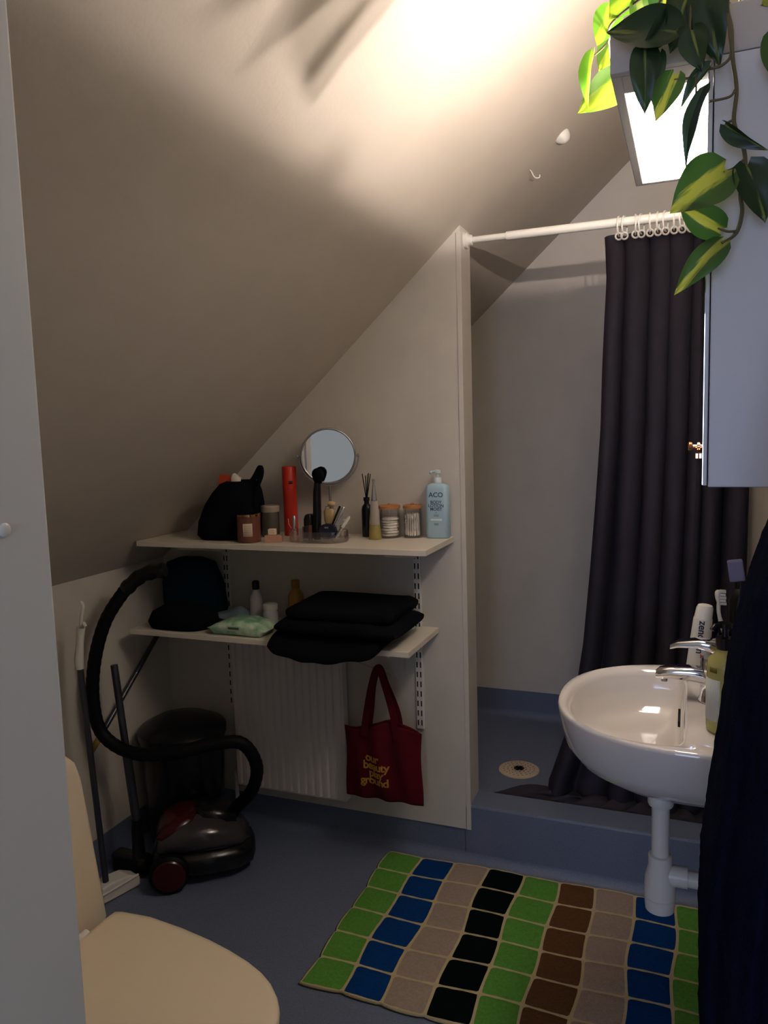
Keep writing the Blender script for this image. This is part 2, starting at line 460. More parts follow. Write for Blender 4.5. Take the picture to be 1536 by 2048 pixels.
# ------------------------------------------------------------------ radiator
t = thing('radiator', 'white ribbed panel radiator under the lower shelf', 'radiator', (-1.25, 2.23, 0.15))
MB().box(-1.462, -1.042, 2.205, 2.245, 0.165, 0.70).build('panel', RADM, t, smooth=False, bevel=0.004)
nr = 15
rib = None
for i in range(nr):
    x = -1.462 + 0.42 * (i + 0.5) / nr
    if rib is None:
        rib = MB().loft([[Vector((x + dx, 2.205 - dy, z)) for dx, dy in ((-0.010, 0), (-0.006, 0.008), (0.006, 0.008), (0.010, 0))] for z in (0.175, 0.69)]).build('rib', RADM, t, smooth=False)
    else:
        c = rib.copy(); col.objects.link(c); c.parent = t; c.location = (x - x0_, 0, 0)
    if i == 0: x0_ = x
MB().box(-1.462, -1.042, 2.197, 2.25, 0.70, 0.706).build('top_grille', RADM, t, smooth=False)
for x in (-1.40, -1.10):
    MB().box(x - 0.015, x + 0.015, 2.244, YP, 0.25, 0.62).build('wall_bracket', RADM, t, smooth=False)
MB().tube([(-1.47, 2.235, 0.2), (-1.485, 2.235, 0.2), (-1.485, 2.235, 0.06), (-1.485, YP, 0.06)], 0.008).build('pipe', RADM, t)

# ------------------------------------------------------------------ shower curtain rod, curtain, drain
YR = 2.325
rz = 1.95
t = thing('shower_curtain_rod', 'white telescopic shower curtain rod spanning the shower opening', 'curtain rod', (-0.2, YR, rz))
MB().tube([(XPE + 0.004, YR, rz), (-0.50, YR, rz)], 0.0095, 14).build('inner_tube', PLASTW, t)
MB().tube([(-0.51, YR, rz), (XR, YR, rz)], 0.0125, 14).build('outer_tube', PLASTW, t)
for xx, sgn in ((XPE, 1), (XR, -1)):
    MB().disc((xx, YR, rz), (sgn, 0, 0), 0.024, 0.012, 24, [(0.024, 0), (0.024, 0.008), (0.017, 0.012), (0.015, 0.022), (0.011, 0.024)]).build('end_flange', PLASTW, t)

ct = thing('shower_curtain', 'dark charcoal pleated shower curtain gathered beside the washbasin', 'shower curtain', (-0.05, YR, ZSF))
ZTOP = 1.918
LEFT = [(1.918, -0.232), (1.80, -0.228), (1.68, -0.235), (1.55, -0.241), (1.38, -0.246), (1.16, -0.262), (0.95, -0.280), (0.70, -0.305), (0.45, -0.345), (0.28, -0.40), (0.19, -0.43)]
def leftx(z):
    for (z0, x0), (z1, x1) in zip(LEFT, LEFT[1:]):
        if z <= z0 and z >= z1:
            k = (z0 - z) / (z0 - z1); return x0 + (x1 - x0) * k
    return LEFT[-1][1] if z < LEFT[-1][0] else LEFT[0][1]
XCR = XR - 0.012
def curt(u, v):
    fl = 0.90
    if v <= fl:
        k = v / fl
        z = ZTOP + (ZSF + 0.012 - ZTOP) * k
        xl = leftx(z)
        x = xl + (XCR - xl) * u
        am = 0.012 + 0.020 * min(1, k * 2.2)
        ph = (u + 0.022 * math.sin(8.3 * u + 1) + 0.012 * math.sin(19 * u)) * 2 * math.pi * 7.3 + 0.5 * math.sin(k * 2.4 + 5 * u)
        am *= 0.75 + 0.45 * math.sin(5.1 * u + 0.7 + 0.8 * k) ** 2
        y = YR + 0.012 + am * math.sin(ph) + 0.010 * math.sin(ph * 0.47 + 1 + 1.5 * k) + 0.14 * k ** 1.5
        x += 0.010 * math.cos(ph) * (1 if 0 < u < 1 else 0)
        if k < 0.012: y = YR + 0.012 + am * math.sin(ph)
        return (x, y, z)
    k = (v - fl) / (1 - fl)
    xl = LEFT[-1][1]
    x = xl + (XCR - xl) * u - k * (0.17 * (1 - u) ** 1.5)
    ph = u * 2 * math.pi * 7.3
    y = YR + 0.012 + 0.14 + (0.032 * (1 - k)) * math.sin(ph) - 0.072 * k
    z = ZSF + 0.010 + 0.022 * math.sin(math.pi * k) * (0.6 + 0.4 * math.sin(ph * 1.3)) + 0.004
    return (x, y, z)
MB().grid(curt, 150, 70).build('cloth', CURT, ct, solid=0.0016)
for px in (1238, 1249, 1271, 1283, 1300, 1316, 1331, 1348, 1364, 1381, 1400, 1425, 1450):
    x = P(px, 440, YR).x
    tl = random.uniform(-0.25, 0.25)
    rg = MB().torus((x, YR, rz - 0.012), (1, tl, 0), 0.0265, 0.0024, 24, 6).build('ring', PLASTW, ct)
    MB().torus((x + 0.001, YR - 0.014, rz - 0.041), (0.35, -1, 0), 0.0092, 0.0027, 16, 6).build('eyelet', PLASTW, rg)

t = thing('floor_drain', 'round beige perforated floor drain in the shower', 'drain', (-0.555, 2.635, ZSF))
MB().lathe([(0.072, 0), (0.072, 0.003), (0.066, 0.006), (0.02, 0.005)], (-0.555, 2.635, ZSF), 40).build('cover', DRAINM, t)
mb = MB()
for rr, n in ((0.026, 10), (0.040, 16), (0.054, 22)):
    for k in range(n):
        a = 2 * math.pi * k / n
        mb.lathe([(0.0022, 0.0), (0.0022, 0.0009)], (-0.555 + rr * math.cos(a), 2.635 + rr * math.sin(a), ZSF + 0.0052), 6)
mb.build('holes', M('drain_hole', rgb(90, 70, 54), 0.8), t, kind='stuff', smooth=False)
mb = MB()
for a in (0.3, 1.35, 2.4):
    d = Vector((math.cos(a), math.sin(a), 0)) * 0.018; n = Vector((-d.y, d.x, 0)) * 0.3; c = Vector((-0.555, 2.635, ZSF + 0.0066))
    mb.loft([[c - d - n, c + d - n, c + d + n, c - d + n], [p + Vector((0, 0, 0.002)) for p in (c - d - n, c + d - n, c + d + n, c - d + n)]])
mb.build('grating', DARKSLOT, t, smooth=False)

# ------------------------------------------------------------------ ceiling hook and cap
def onslope(px, py):
    d = FWD + RGT * ((px - 768) / FPX) - UPV * ((py - 1024) / FPX)
    c = 1.984 + SL * 0.637
    return CAM + d * ((c - 1.4) / (d.z - SL * d.x))
NS = Vector((SL, 0, -1)).normalized()
a = onslope(1060, 340)
hk = [a, a + NS * 0.008 + Vector((0, 0, -0.001)), a + NS * 0.014 + Vector((0.001, 0, -0.008)), a + NS * 0.018 + Vector((0.006, 0.0, -0.012)), a + NS * 0.022 + Vector((0.013, 0, -0.009)), a + NS * 0.022 + Vector((0.014, 0, -0.001))]
MB().tube(smoothpath(hk, 5), 0.0017, 8).build('ceiling_hook', PLASTW, None, label='tiny white cup hook screwed into the sloping ceiling', cat='hook')
a = onslope(1124, 272)
mb = MB().disc(a, NS, 0.022, 0.02, 20, [(0.024, 0), (0.023, 0.006), (0.018, 0.015), (0.010, 0.022), (0.003, 0.024)])
mb.build('ceiling_plug', PLASTW, None, label='white rounded plastic cap stuck on the sloping ceiling above the hook', cat='plug')

# ------------------------------------------------------------------ mirror cabinet with light canopy
CX0, CY0, CY1 = 0.0177, 1.128, 1.668
CZ0, CZ1 = 1.306, 1.858
cb = thing('mirror_cabinet', 'white mirror-fronted wall cabinet above the washbasin', 'cabinet', ((CX0 + XR) / 2, (CY0 + CY1) / 2, CZ0))
MB().box(CX0 + 0.0065, XR - 0.001, CY0, CY1, CZ0, CZ1).build('body', CABM, cb, smooth=False, bevel=0.0015)
dr = MB().box(CX0, CX0 + 0.005, CY0 + 0.001, CY1 - 0.001, CZ0 + 0.002, CZ1 - 0.002).build('door', CABM, cb, smooth=False, bevel=0.001)
MB().box(CX0 - 0.0009, CX0 - 0.0001, CY0 + 0.003, CY1 - 0.003, CZ0 + 0.003, CZ1 - 0.004).build('mirror_pane', MIRROR, dr, smooth=False, label='mirror glass')
kx = CX0 - 0.001
MB().disc((kx, 1.61, 1.345), (-1, 0, 0), 0.01, 0.02, 16, [(0.009, 0), (0.009, 0.002), (0.004, 0.003), (0.004, 0.010), (0.009, 0.012), (0.010, 0.017), (0.007, 0.019)]).build('knob', GOLDM, dr, label='small brass knob')
MB().box(CX0 - 0.007, CX0 - 0.001, 1.585, 1.64, 1.322, 1.333).build('catch', GOLDM, dr, smooth=False, bevel=0.001)

lc = thing('light_canopy', 'grey open-topped lamp canopy with frosted panel overhanging the mirror cabinet', 'lamp', (-0.03, 1.4, CZ1))
LX0, LZ1 = -0.105, 1.918
ft = 0.014
MB().box(LX0, XR - 0.001, CY0, CY0 + ft, CZ1 + 0.001, LZ1).build('end_board', GREYM, lc, smooth=False, bevel=0.0015)
MB().box(LX0, XR - 0.001, CY1 - ft, CY1, CZ1 + 0.001, LZ1).build('end_board', GREYM, lc, smooth=False, bevel=0.0015)
MB().box(LX0, LX0 + ft, CY0 + ft, CY1 - ft, CZ1 + 0.001, LZ1).build('front_board', GREYM, lc, smooth=False, bevel=0.0015)
MB().box(CX0 + 0.004, CX0 + 0.012, CY0 + ft, CY1 - ft, CZ1 + 0.001, LZ1 - 0.02).build('back_board', GREYM, lc, smooth=False)
fm = bpy.data.materials.new('frosted_panel'); fm.use_nodes = True
nt = fm.node_tree; nt.nodes.remove(nt.nodes['Principled BSDF'])
tr = nt.nodes.new('ShaderNodeBsdfTranslucent'); tr.inputs[0].default_value = (0.30, 0.28, 0.26, 1)
em = nt.nodes.new('ShaderNodeEmission'); em.inputs[0].default_value = (1.0, 0.89, 0.80, 1); em.inputs[1].default_value = 7.8
ad = nt.nodes.new('ShaderNodeAddShader'); nt.links.new(tr.outputs[0], ad.inputs[0]); nt.links.new(em.outputs[0], ad.inputs[1]); nt.links.new(ad.outputs[0], nt.nodes['Material Output'].inputs[0])
MB().box(LX0 + ft, CX0 + 0.004, CY0 + ft + 0.058, CY1 - ft, CZ1 + 0.004, CZ1 + 0.007).build('diffuser', fm, lc, smooth=False, label='frosted glass panel glowing warm white')
MB().box(LX0 + ft, CX0 + 0.004, CY0 + ft, CY0 + ft + 0.058, CZ1 + 0.001, CZ1 + 0.009).build('ballast_cover', GREYM, lc, smooth=False)
bmn = bpy.data.materials.new('lamp_capsule'); bmn.use_nodes = True
nt = bmn.node_tree; nt.nodes.remove(nt.nodes['Principled BSDF'])
em = nt.nodes.new('ShaderNodeEmission'); em.inputs[0].default_value = (1.0, 0.89, 0.80, 1); em.inputs[1].default_value = LAMP_W
nt.links.new(em.outputs[0], nt.nodes['Material Output'].inputs[0])
BY = 1.50
for bx in (-0.062, -0.014):
    MB().lathe([(0.0004, -0.004), (0.0022, -0.0033), (0.0036, -0.0017), (0.004, 0), (0.0036, 0.0017), (0.0022, 0.0033), (0.0004, 0.004)], (bx, BY, 1.9180), 14).build('bulb', bmn, lc, label='small glowing lamp capsule')
    MB().lathe([(0.008, 0), (0.008, 0.022), (0.005, 0.030), (0.0025, 0.046), (0.0015, 0.048)], (bx, BY, CZ1 + 0.0075), 14).build('lamp_socket', PLASTW, lc)

# ------------------------------------------------------------------ washbasin
ZB = 0.85
def plan(th, a_front, a_back, b, cx, cy, nexp):
    c, s = math.cos(th), math.sin(th)
    if c < 0:
        e = 2.25
        return (cx - a_front * abs(c) ** (2 / e), cy + b * math.copysign(abs(s) ** (2 / e), s))
    return (cx + a_back * abs(c) ** (2 / nexp), cy + b * math.copysign(abs(s) ** (2 / nexp), s))
NB = 64
def oring(k, z, dx=0):
    return [Vector((lambda q: (-0.02 + (q[0] + 0.02) * k + dx if q[0] < 0.12 or k == 1 else q[0], 1.55 + (q[1] - 1.55) * k, z))(plan(2 * math.pi * j / NB, 0.26, XR - 0.021, 0.242, 0.02, 1.55, 9))) for j in range(NB)]
def iring(k, z):
    return [Vector((lambda q: (-0.085 + (q[0] + 0.085) * k, 1.55 + (q[1] - 1.55) * k, z))(plan(2 * math.pi * j / NB, 0.165, 0.052, 0.205, -0.052, 1.55, 7))) for j in range(NB)]
wb = thing('washbasin', 'white ceramic rounded washbasin mounted on the wall', 'washbasin', (-0.03, 1.55, 0.70))
rings = [oring(0.22, 0.703), oring(0.40, 0.706), oring(0.66, 0.722), oring(0.84, 0.748), oring(0.93, 0.775), oring(0.975, 0.81), oring(1.0, 0.843), oring(0.996, 0.849), oring(0.985, 0.852),
         iring(1.06, 0.851), iring(1.0, 0.846), iring(0.975, 0.835), iring(0.95, 0.81), iring(0.88, 0.775), iring(0.7, 0.752), iring(0.35, 0.742), iring(0.1, 0.740)]
MB().loft(rings).build('bowl', CERAMIC, wb, ang=60)
MB().box(-0.0135, -0.009, 1.515, 1.585, 0.815, 0.826).build('overflow_slot', DARKSLOT, wb, smooth=False)
MB().lathe([(0.02, 0), (0.02, 0.002), (0.012, 0.003)], (-0.09, 1.55, 0.7405), 20).build('waste_grate', CHROME, wb)

TX, TY = 0.048, 1.575
tp = thing('basin_tap', 'chrome single-lever mixer tap on the washbasin', 'tap', (TX, TY, ZB))
MB().lathe([(0.027, 0.0), (0.027, 0.004), (0.023, 0.012), (0.022, 0.05), (0.023, 0.075), (0.021, 0.088)], (TX, TY, ZB + 0.001), 24).build('body', CHROME, tp)
def spr(x, z, w, h):
    return [Vector((x, TY + p[0], z + p[1])) for p in rrect(w, h, min(w, h) * 0.75, 4)]
MB().loft([spr(TX, 0.900, 0.018, 0.016), spr(0.01, 0.905, 0.018, 0.014), spr(-0.03, 0.904, 0.017, 0.012), spr(-0.048, 0.900, 0.015, 0.011), spr(-0.056, 0.897, 0.010, 0.007)]).build('spout', CHROME, tp)
MB().loft([spr(TX + 0.02, 0.958, 0.019, 0.012), spr(TX, 0.962, 0.022, 0.013), spr(0.02, 0.966, 0.017, 0.008), spr(-0.015, 0.962, 0.014, 0.006), spr(-0.030, 0.955, 0.010, 0.0035)]).build('lever', CHROME, tp)
MB().lathe([(0.006, 0), (0.006, 0.006)], (-0.040, TY, 0.884), 12).build('aerator', STEEL, tp)
MB().disc((TX - 0.021, TY - 0.008, 0.942), (-1, 0, 0), 0.004, 0.002, 12).build('temperature_dot', REDM, tp)

tr_ = thing('bottle_trap', 'white plastic bottle trap and waste pipe under the washbasin', 'trap', (-0.042, 1.5, 0.45))
TPX, TPY = -0.042, 1.5
MB().lathe([(0.022, 0.0), (0.024, 0.012), (0.020, 0.016)], (TPX, TPY, 0.688), 20).build('waste_collar', STEEL, tr_)
MB().lathe([(0.022, 0.0), (0.024, 0.004), (0.024, 0.022), (0.021, 0.026)], (TPX, TPY, 0.662), 20).build('upper_nut', PLASTW, tr_)
MB().lathe([(0.0165, 0.555), (0.0165, 0.67)], (TPX, TPY, 0), 20).build('down_pipe', PLASTW, tr_)
MB().lathe([(0.022, 0.448), (0.027, 0.450), (0.029, 0.470), (0.0285, 0.472), (0.0285, 0.476), (0.030, 0.478), (0.028, 0.515), (0.022, 0.540), (0.022, 0.560), (0.018, 0.562)], (TPX, TPY, 0), 28).build('trap_cup', PLASTW, tr_)
MB().tube([(TPX + 0.015, TPY, 0.522), (TPX + 0.05, TPY, 0.522)], 0.020, 20).build('side_nut', PLASTW, tr_)
MB().tube([(TPX + 0.045, TPY, 0.520), (XR - 0.003, TPY, 0.520)], 0.0155, 20).build('outlet_pipe', PLASTW, tr_)
MB().disc((XR, TPY, 0.520), (-1, 0, 0), 0.03, 0.006, 24).build('wall_rosette', PLASTW, tr_)

# things on the basin's ledge
SX, SY = 0.062, 1.425
s = thing('soap_bottle', 'yellow hand soap pump bottle on the washbasin edge', 'soap bottle', (SX, SY, ZB))
MB().lathe([(0.024, 0.002), (0.028, 0.004), (0.029, 0.012), (0.029, 0.118), (0.026, 0.132), (0.015, 0.142), (0.013, 0.150)], (SX, SY, ZB + 0.001), 32).build('bottle', SOAPL, s)
def lab(cx, cy, r, z0, z1, a0, a1, mat, parent, name='label', n=14):
    mb = MB()
    rg = [[Vector((cx + rr * math.cos(a0 + (a1 - a0) * k / n), cy + rr * math.sin(a0 + (a1 - a0) * k / n), z)) for z in (z0, z1)] for rr in (r,) for k in range(n + 1)]
    for k in range(n):
        mb.add([rg[k][0], rg[k + 1][0], rg[k + 1][1], rg[k][1]], [(0, 1, 2, 3)])
    return mb.build(name, mat, parent, solid=0.0004)
lab(SX, SY, 0.0294, ZB + 0.025, ZB + 0.10, R_(175), R_(255), SOAPLAB, s)
lab(SX, SY, 0.0294, ZB + 0.112, ZB + 0.121, R_(215), R_(245), M('soap_brand', rgb(120, 104, 40), 0.6), s, 'emblem')
MB().lathe([(0.014, 0.150), (0.015, 0.152), (0.015, 0.170), (0.006, 0.172), (0.005, 0.186), (0.012, 0.188), (0.012, 0.196)], (SX, SY, ZB), 20).build('pump', BLACKP, s)
MB().tube([(SX, SY, ZB + 0.192), (SX - 0.017, SY - 0.012, ZB + 0.193), (SX - 0.022, SY - 0.016, ZB + 0.186)], 0.004, 10).build('nozzle', BLACKP, s)

KX, KY = 0.092, 1.70
cup = thing('toothbrush_cup', 'black tumbler behind the tap holding a toothbrush', 'cup', (KX, KY, ZB))
MB().lathe([(0.027, 0.0), (0.029, 0.003), (0.032, 0.098), (0.033, 0.1), (0.030, 0.1), (0.027, 0.008), (0.002, 0.007)], (KX, KY, ZB + 0.001), 28).build('tumbler', BLACKP, cup)
MB().torus((KX, KY, ZB + 0.1), (0, 0, 1), 0.0325, 0.0022, 28, 8).build('lip', BLACKP, cup)
tb = thing('toothbrush', 'white toothbrush standing in the black tumbler', 'toothbrush', (KX - 0.01, KY, ZB + 0.01))
q0 = Vector((KX + 0.012, KY, ZB + 0.012)); q1 = P(1442, 1245, 1.70); q2 = P(1437, 1205, 1.70); q3 = P(1436, 1180, 1.70)
MB().tube(smoothpath([q0, q1, q2, q3], 6), [0.005] * 7 + [0.0042] * 5 + [0.0035] + [0.005, 0.0062, 0.0066, 0.0066, 0.0055, 0.003], 10).build('handle', PLASTW, tb)
mb = MB()
for i in range(5):
    p = q2.lerp(q3, -0.05 + i * 0.24)
    mb.box(p.x + 0.003, p.x + 0.015 - 0.001 * (i % 2), p.y - 0.005, p.y + 0.005, p.z - 0.0026, p.z + 0.0026)
mb.build('bristles', PLASTW, tb, smooth=False, kind='stuff')
tt = thing('toothpaste_tube', 'white toothpaste tube with dark lettering behind the tap', 'toothpaste', (0.03, 1.69, ZB))
pa = Vector((0.020, 1.69, ZB + 0.001)); pb = P(1406, 1236, 1.69); pc = P(1411, 1209, 1.69)
axd = (pc - pa).normalized(); side = Vector((axd.z, 0, -axd.x)).normalized(); fr = Vector((0, -1, 0))
def tring(p, w, h, n=20):
    return [p + side * (w * math.cos(2 * math.pi * j / n)) + fr * (h * math.sin(2 * math.pi * j / n)) for j in range(n)]
MB().loft([tring(pa, 0.0235, 0.0015), tring(pa.lerp(pb, 0.1), 0.0235, 0.003), tring(pa.lerp(pb, 0.5), 0.0215, 0.011), tring(pb, 0.0185, 0.0165)]).build('tube', PLASTW, tt)
MB().loft([tring(pb, 0.0175, 0.0160), tring(pb.lerp(pc, 0.75), 0.0165, 0.015), tring(pb.lerp(pc, 0.95), 0.0140, 0.0125), tring(pc, 0.010, 0.009)]).build('cap', PLASTW, tt)
text('lettering', 'zendium', 0.021, PRINTD, tt, pb - axd * 0.003 + fr * 0.0165 - side * 0.006, -axd + fr * -0.08, side, bold=0.0003, align='LEFT')

bx = thing('dark_bottle', 'dark bottle with pale square cap behind the toothbrush', 'bottle', (0.112, 1.755, ZB))
MB().lathe([(0.022, 0.001), (0.024, 0.004), (0.024, 0.165), (0.016, 0.185), (0.012, 0.19), (0.012, 0.215)], (0.105, 1.755, ZB), 24).build('bottle', BLACKP, bx)
p = P(1472, 1141, 1.755)
m_ = Matrix.Translation(p) @ Matrix.Rotation(R_(-8), 4, 'Y')
MB().box(-0.015, 0.015, -0.013, 0.013, -0.022, 0.022).xf(m_).build('cap', WHITEPAD, bx, smooth=False, bevel=0.003, label='pale square cap')

# ------------------------------------------------------------------ toilet
tl = thing('toilet', 'closed toilet with cream seat lid and tank beside the doorway', 'toilet', (-1.0, 1.0, 0))
CYT = 1.0
def lidring(k, z, x0=-1.098):
    pts = []
    n = 40
    out = []
    half = [(-1.098, 0.150), (-1.095, 0.176), (-1.08, 0.181), (-1.013, 0.186), (-0.93, 0.178), (-0.853, 0.165), (-0.80, 0.152), (-0.749, 0.136), (-0.71, 0.119), (-0.683, 0.102), (-0.655, 0.076), (-0.639, 0.055), (-0.628, 0.032), (-0.624, 0.0)]
    full = half + [(x, -y) for x, y in reversed(half[:-1])]
    cx = -0.87
    return [Vector((cx + (x - cx) * k, CYT + y * k, z)) for x, y in full]
MB().loft([lidring(0.97, 0.402), lidring(1.0, 0.405), lidring(1.0, 0.416), lidring(0.985, 0.4205), lidring(0.93, 0.4225), lidring(0.6, 0.4245)]).build('lid', CREAMP, tl, ang=50)
MB().loft([lidring(0.97, 0.384), lidring(0.99, 0.387), lidring(0.99, 0.398), lidring(0.97, 0.401)]).build('seat', CREAMP, tl, ang=50)
def bring(kx, ky, z, dx=0):
    return [Vector((-0.88 + dx + (v.x + 0.88) * kx, CYT + (v.y - CYT) * ky, z)) for v in lidring(1.0, 0)]
MB().loft([bring(0.72, 0.55, 0.0, -0.02), bring(0.70, 0.53, 0.03, -0.02), bring(0.68, 0.5, 0.14, -0.02), bring(0.80, 0.74, 0.25), bring(0.94, 0.93, 0.34), bring(0.97, 0.97, 0.383)]).build('pan', CERAMIC, tl, ang=60)
MB().box(-1.16, -1.08, CYT - 0.10, CYT + 0.10, 0.0, 0.36).build('pedestal', CERAMIC, tl, smooth=False, bevel=0.02, seg=3)
for dy in (-0.075, 0.075):
    MB().tube([(-1.103, CYT + dy - 0.03, 0.414), (-1.103, CYT + dy + 0.03, 0.414)], 0.010, 12).build('hinge', PLASTW, tl)
def tank(z, hy, x0, x1, r=0.016):
    return [Vector(((x0 + x1) / 2 + p[0], CYT + p[1], z)) for p in rrect((x1 - x0) / 2, hy, r, 5)]
MB().loft([tank(0.36, 0.175, -1.30, -1.125), tank(0.40, 0.188, -1.31, -1.120), tank(0.60, 0.162, -1.315, -1.120), tank(0.72, 0.145, -1.315, -1.120), tank(0.755, 0.134, -1.313, -1.121), tank(0.775, 0.116, -1.308, -1.123), tank(0.786, 0.092, -1.30, -1.126), tank(0.789, 0.06, -1.29, -1.135)]).build('tank', CREAMP, tl, ang=50)
MB().lathe([(0.022, 0), (0.022, 0.006), (0.018, 0.009)], (-1.225, CYT, 0.786), 20).build('flush_button', CHROME, tl)

# ------------------------------------------------------------------ crochet rug
CREAMY = M('crochet_cream', rgb(196, 178, 138), 0.95, bump=(350, 1.0), spec=0.05)
def crochet(name, c, d=0.25):
    m = M(name, c, 0.95, bump=(330, 1.0), spec=0.05, var=(150, d))
    nt = m.node_tree; b = nt.nodes['Principled BSDF']
    tc = nt.nodes.new('ShaderNodeTexCoord'); sp = nt.nodes.new('ShaderNodeSeparateXYZ'); nt.links.new(tc.outputs['Object'], sp.inputs[0])
    return m
RUGC = {'green': crochet('yarn_green', rgb(98, 158, 66)), 'blue': crochet('yarn_blue', rgb(14, 62, 124)), 'beige': crochet('yarn_beige', rgb(168, 150, 136), 0.18),
        'black': crochet('yarn_black', rgb(8, 18, 16)), 'brown': crochet('yarn_brown', rgb(104, 72, 46))}
RX0, RX1, RY0, RY1 = -0.902, 0.092, 1.588, 2.232
NCOL, NROW = 9, 6
cw, ch = (RX1 - RX0) / NCOL, (RY1 - RY0) / NROW
def warp(x, y):
    u = (x - RX0) / cw; v = (y - RY0) / ch
    dx = 0.004 * math.sin(v * 2.1 + u * 0.6) + 0.003 * math.sin(u * 1.9 + v) 
    dy = 0.004 * math.sin(u * 1.7 + v * 0.5) + 0.003 * math.sin(u * 0.6 - v * 1.3)
    return (x + dx, y + dy)
rug = thing('crochet_rug', 'crochet patchwork rug of green blue beige black and brown squares', 'rug', ((RX0 + RX1) / 2, (RY0 + RY1) / 2, 0))
# cream ground that shows as the joints, with a scalloped outline
def scal(t, amp):
    return -amp * (1 - abs(math.sin(math.pi * t)) ** 0.5)
outl = []
for i in range(NCOL * 8): outl.append((RX0 + cw * i / 8, RY0 - 0.002 - scal(i / 8, 0.006)))
for j in range(NROW * 8): outl.append((RX1 + 0.002 + scal(j / 8, 0.006), RY0 + ch * j / 8))
for i in range(NCOL * 8): outl.append((RX1 - cw * i / 8, RY1 + 0.004 + scal(i / 8, 0.004)))
for j in range(NROW * 8): outl.append((RX0 - 0.002 - scal(j / 8, 0.006), RY1 - ch * j / 8))
outl = [warp(*p) for p in outl]
cxr, cyr = (RX0 + RX1) / 2, (RY0 + RY1) / 2
def rring(k, z): return [Vector((x + (cxr - x) * k, y + (cyr - y) * k, z)) for x, y in outl]
MB().loft([rring(0, 0.0006), rring(-0.003, 0.003), rring(-0.002, 0.006), rring(0.002, 0.0085)]).build('ground', CREAMY, rug, smooth=True)
MB().loft([rring(-0.004, 0.0004), rring(-0.010, 0.0012), rring(-0.010, 0.0026), rring(-0.003, 0.003)]).build('dark_backing', M('rug_backing', rgb(40, 42, 36), 0.95), rug, label='dark backing edge')
cols = ['green', 'blue', 'beige', 'black', 'green', 'brown', 'beige', 'blue', 'green']
org = _root_org(rug)
def square_mesh(c, r):
    x0 = RX0 + c * cw; y0 = RY0 + r * ch
    mb = MB(); n = 8; jt = 0.0036
    def fn(u, v):
        uu, vv = u * 2 - 1, v * 2 - 1
        # slightly rounded square
        k = 1 - 0.03 * (abs(uu) ** 6) * (abs(vv) ** 6)
        x = x0 + cw / 2 + uu * k * (cw / 2 - jt); y = y0 + ch / 2 + vv * k * (ch / 2 - jt)
        e = max(abs(uu), abs(vv))
        z = 0.0118 - 0.0028 * e ** 8 + 0.0008 * math.sin(7 * uu) * math.sin(7 * vv) - 0.0006 * (1 if abs(abs(uu) - abs(vv)) < 0.1 else 0)
        x, y = warp(x, y)
        return (x, y, z)
    return mb.grid(fn, n, n)
for c in range(NCOL):
    for r in range(NROW):
        square_mesh(c, r).build('square', RUGC[cols[c]], rug)

# ------------------------------------------------------------------ bathrobe by the doorway
def rob_left(z):
    pts = [(1.64, 0.150), (1.50, 0.125), (1.40, 0.103), (1.315, 0.084), (1.27, 0.070), (1.235, 0.060), (1.18, 0.048), (1.12, 0.040), (1.06, 0.034), (0.98, 0.024), (0.92, 0.018), (0.86, 0.016), (0.79, 0.017), (0.74, 0.026), (0.68, 0.036), (0.30, 0.03)]
    for (z0, x0), (z1, x1) in zip(pts, pts[1:]):
        if z0 >= z >= z1:
            return x0 + (x1 - x0) * (z0 - z) / (z0 - z1)
    return pts[-1][1]
YH = 0.84
rb = thing('bathrobe', 'dark navy terry bathrobe hanging from a hook beside the doorway', 'bathrobe', (XR - 0.06, YH, 0.30))
def robe(u, v):
    z = 1.64 - 1.34 * v
    th = 2 * math.pi * u
    xl = rob_left(z); hx = (XR - 0.006 - xl) / 2; cx = (XR - 0.006 + xl) / 2
    hy = 0.03 + 0.15 * min(1, v * 2.2) ** 0.7
    c, s_ = math.cos(th), math.sin(th)
    fold = 0.05 * math.sin(9 * th + 3.2 * v) + 0.025 * math.sin(17 * th - 5 * v)
    fold *= min(1, v * 3)
    x = cx + hx * math.copysign(abs(c) ** 0.8, c) * (1 + (fold * 0.5 if c < 0 else 0))
    y = YH + hy * math.copysign(abs(s_) ** 0.8, s_) * (1 + fold)
    j = mnoise.noise(Vector((x * 160, y * 160, z * 160))) * 0.0022
    x = min(x + j, XR - 0.004)
    return (x, y + j, z)
mb = MB().grid(robe, 150, 170)
mb.build('body', NAVYF, rb)
def robesleeve(t): pass
slp = smoothpath([(0.135, YH - 0.05, 1.52), (0.125, YH - 0.10, 1.35), (0.105, YH - 0.135, 1.1), (0.100, YH - 0.14, 0.85)], 8)
MB().tube(slp, [0.02 + 0.028 * min(1, i / 10) for i in range(len(slp))], 16).build('sleeve', NAVYF, rb)
MB().torus((XR - 0.03, YH, 1.652), (0, 1, 0), 0.018, 0.003, 20, 6).build('hanging_loop', NAVYF, rb)
hk = thing('wall_hook', 'chrome wall hook carrying the navy bathrobe', 'hook', (XR, YH, 1.66))
MB().disc((XR, YH, 1.68), (-1, 0, 0), 0.018, 0.005, 20).build('plate', CHROME, hk)
MB().tube(smoothpath([(XR - 0.004, YH, 1.68), (XR - 0.02, YH, 1.668), (XR - 0.035, YH, 1.668), (XR - 0.042, YH, 1.684)], 5), 0.004, 8).build('prong', CHROME, hk)

# ------------------------------------------------------------------ things on the upper shelf
Z1 = ZS1 + 0.0006
def sx(px, Y, py=1060): return P(px, py, Y).x

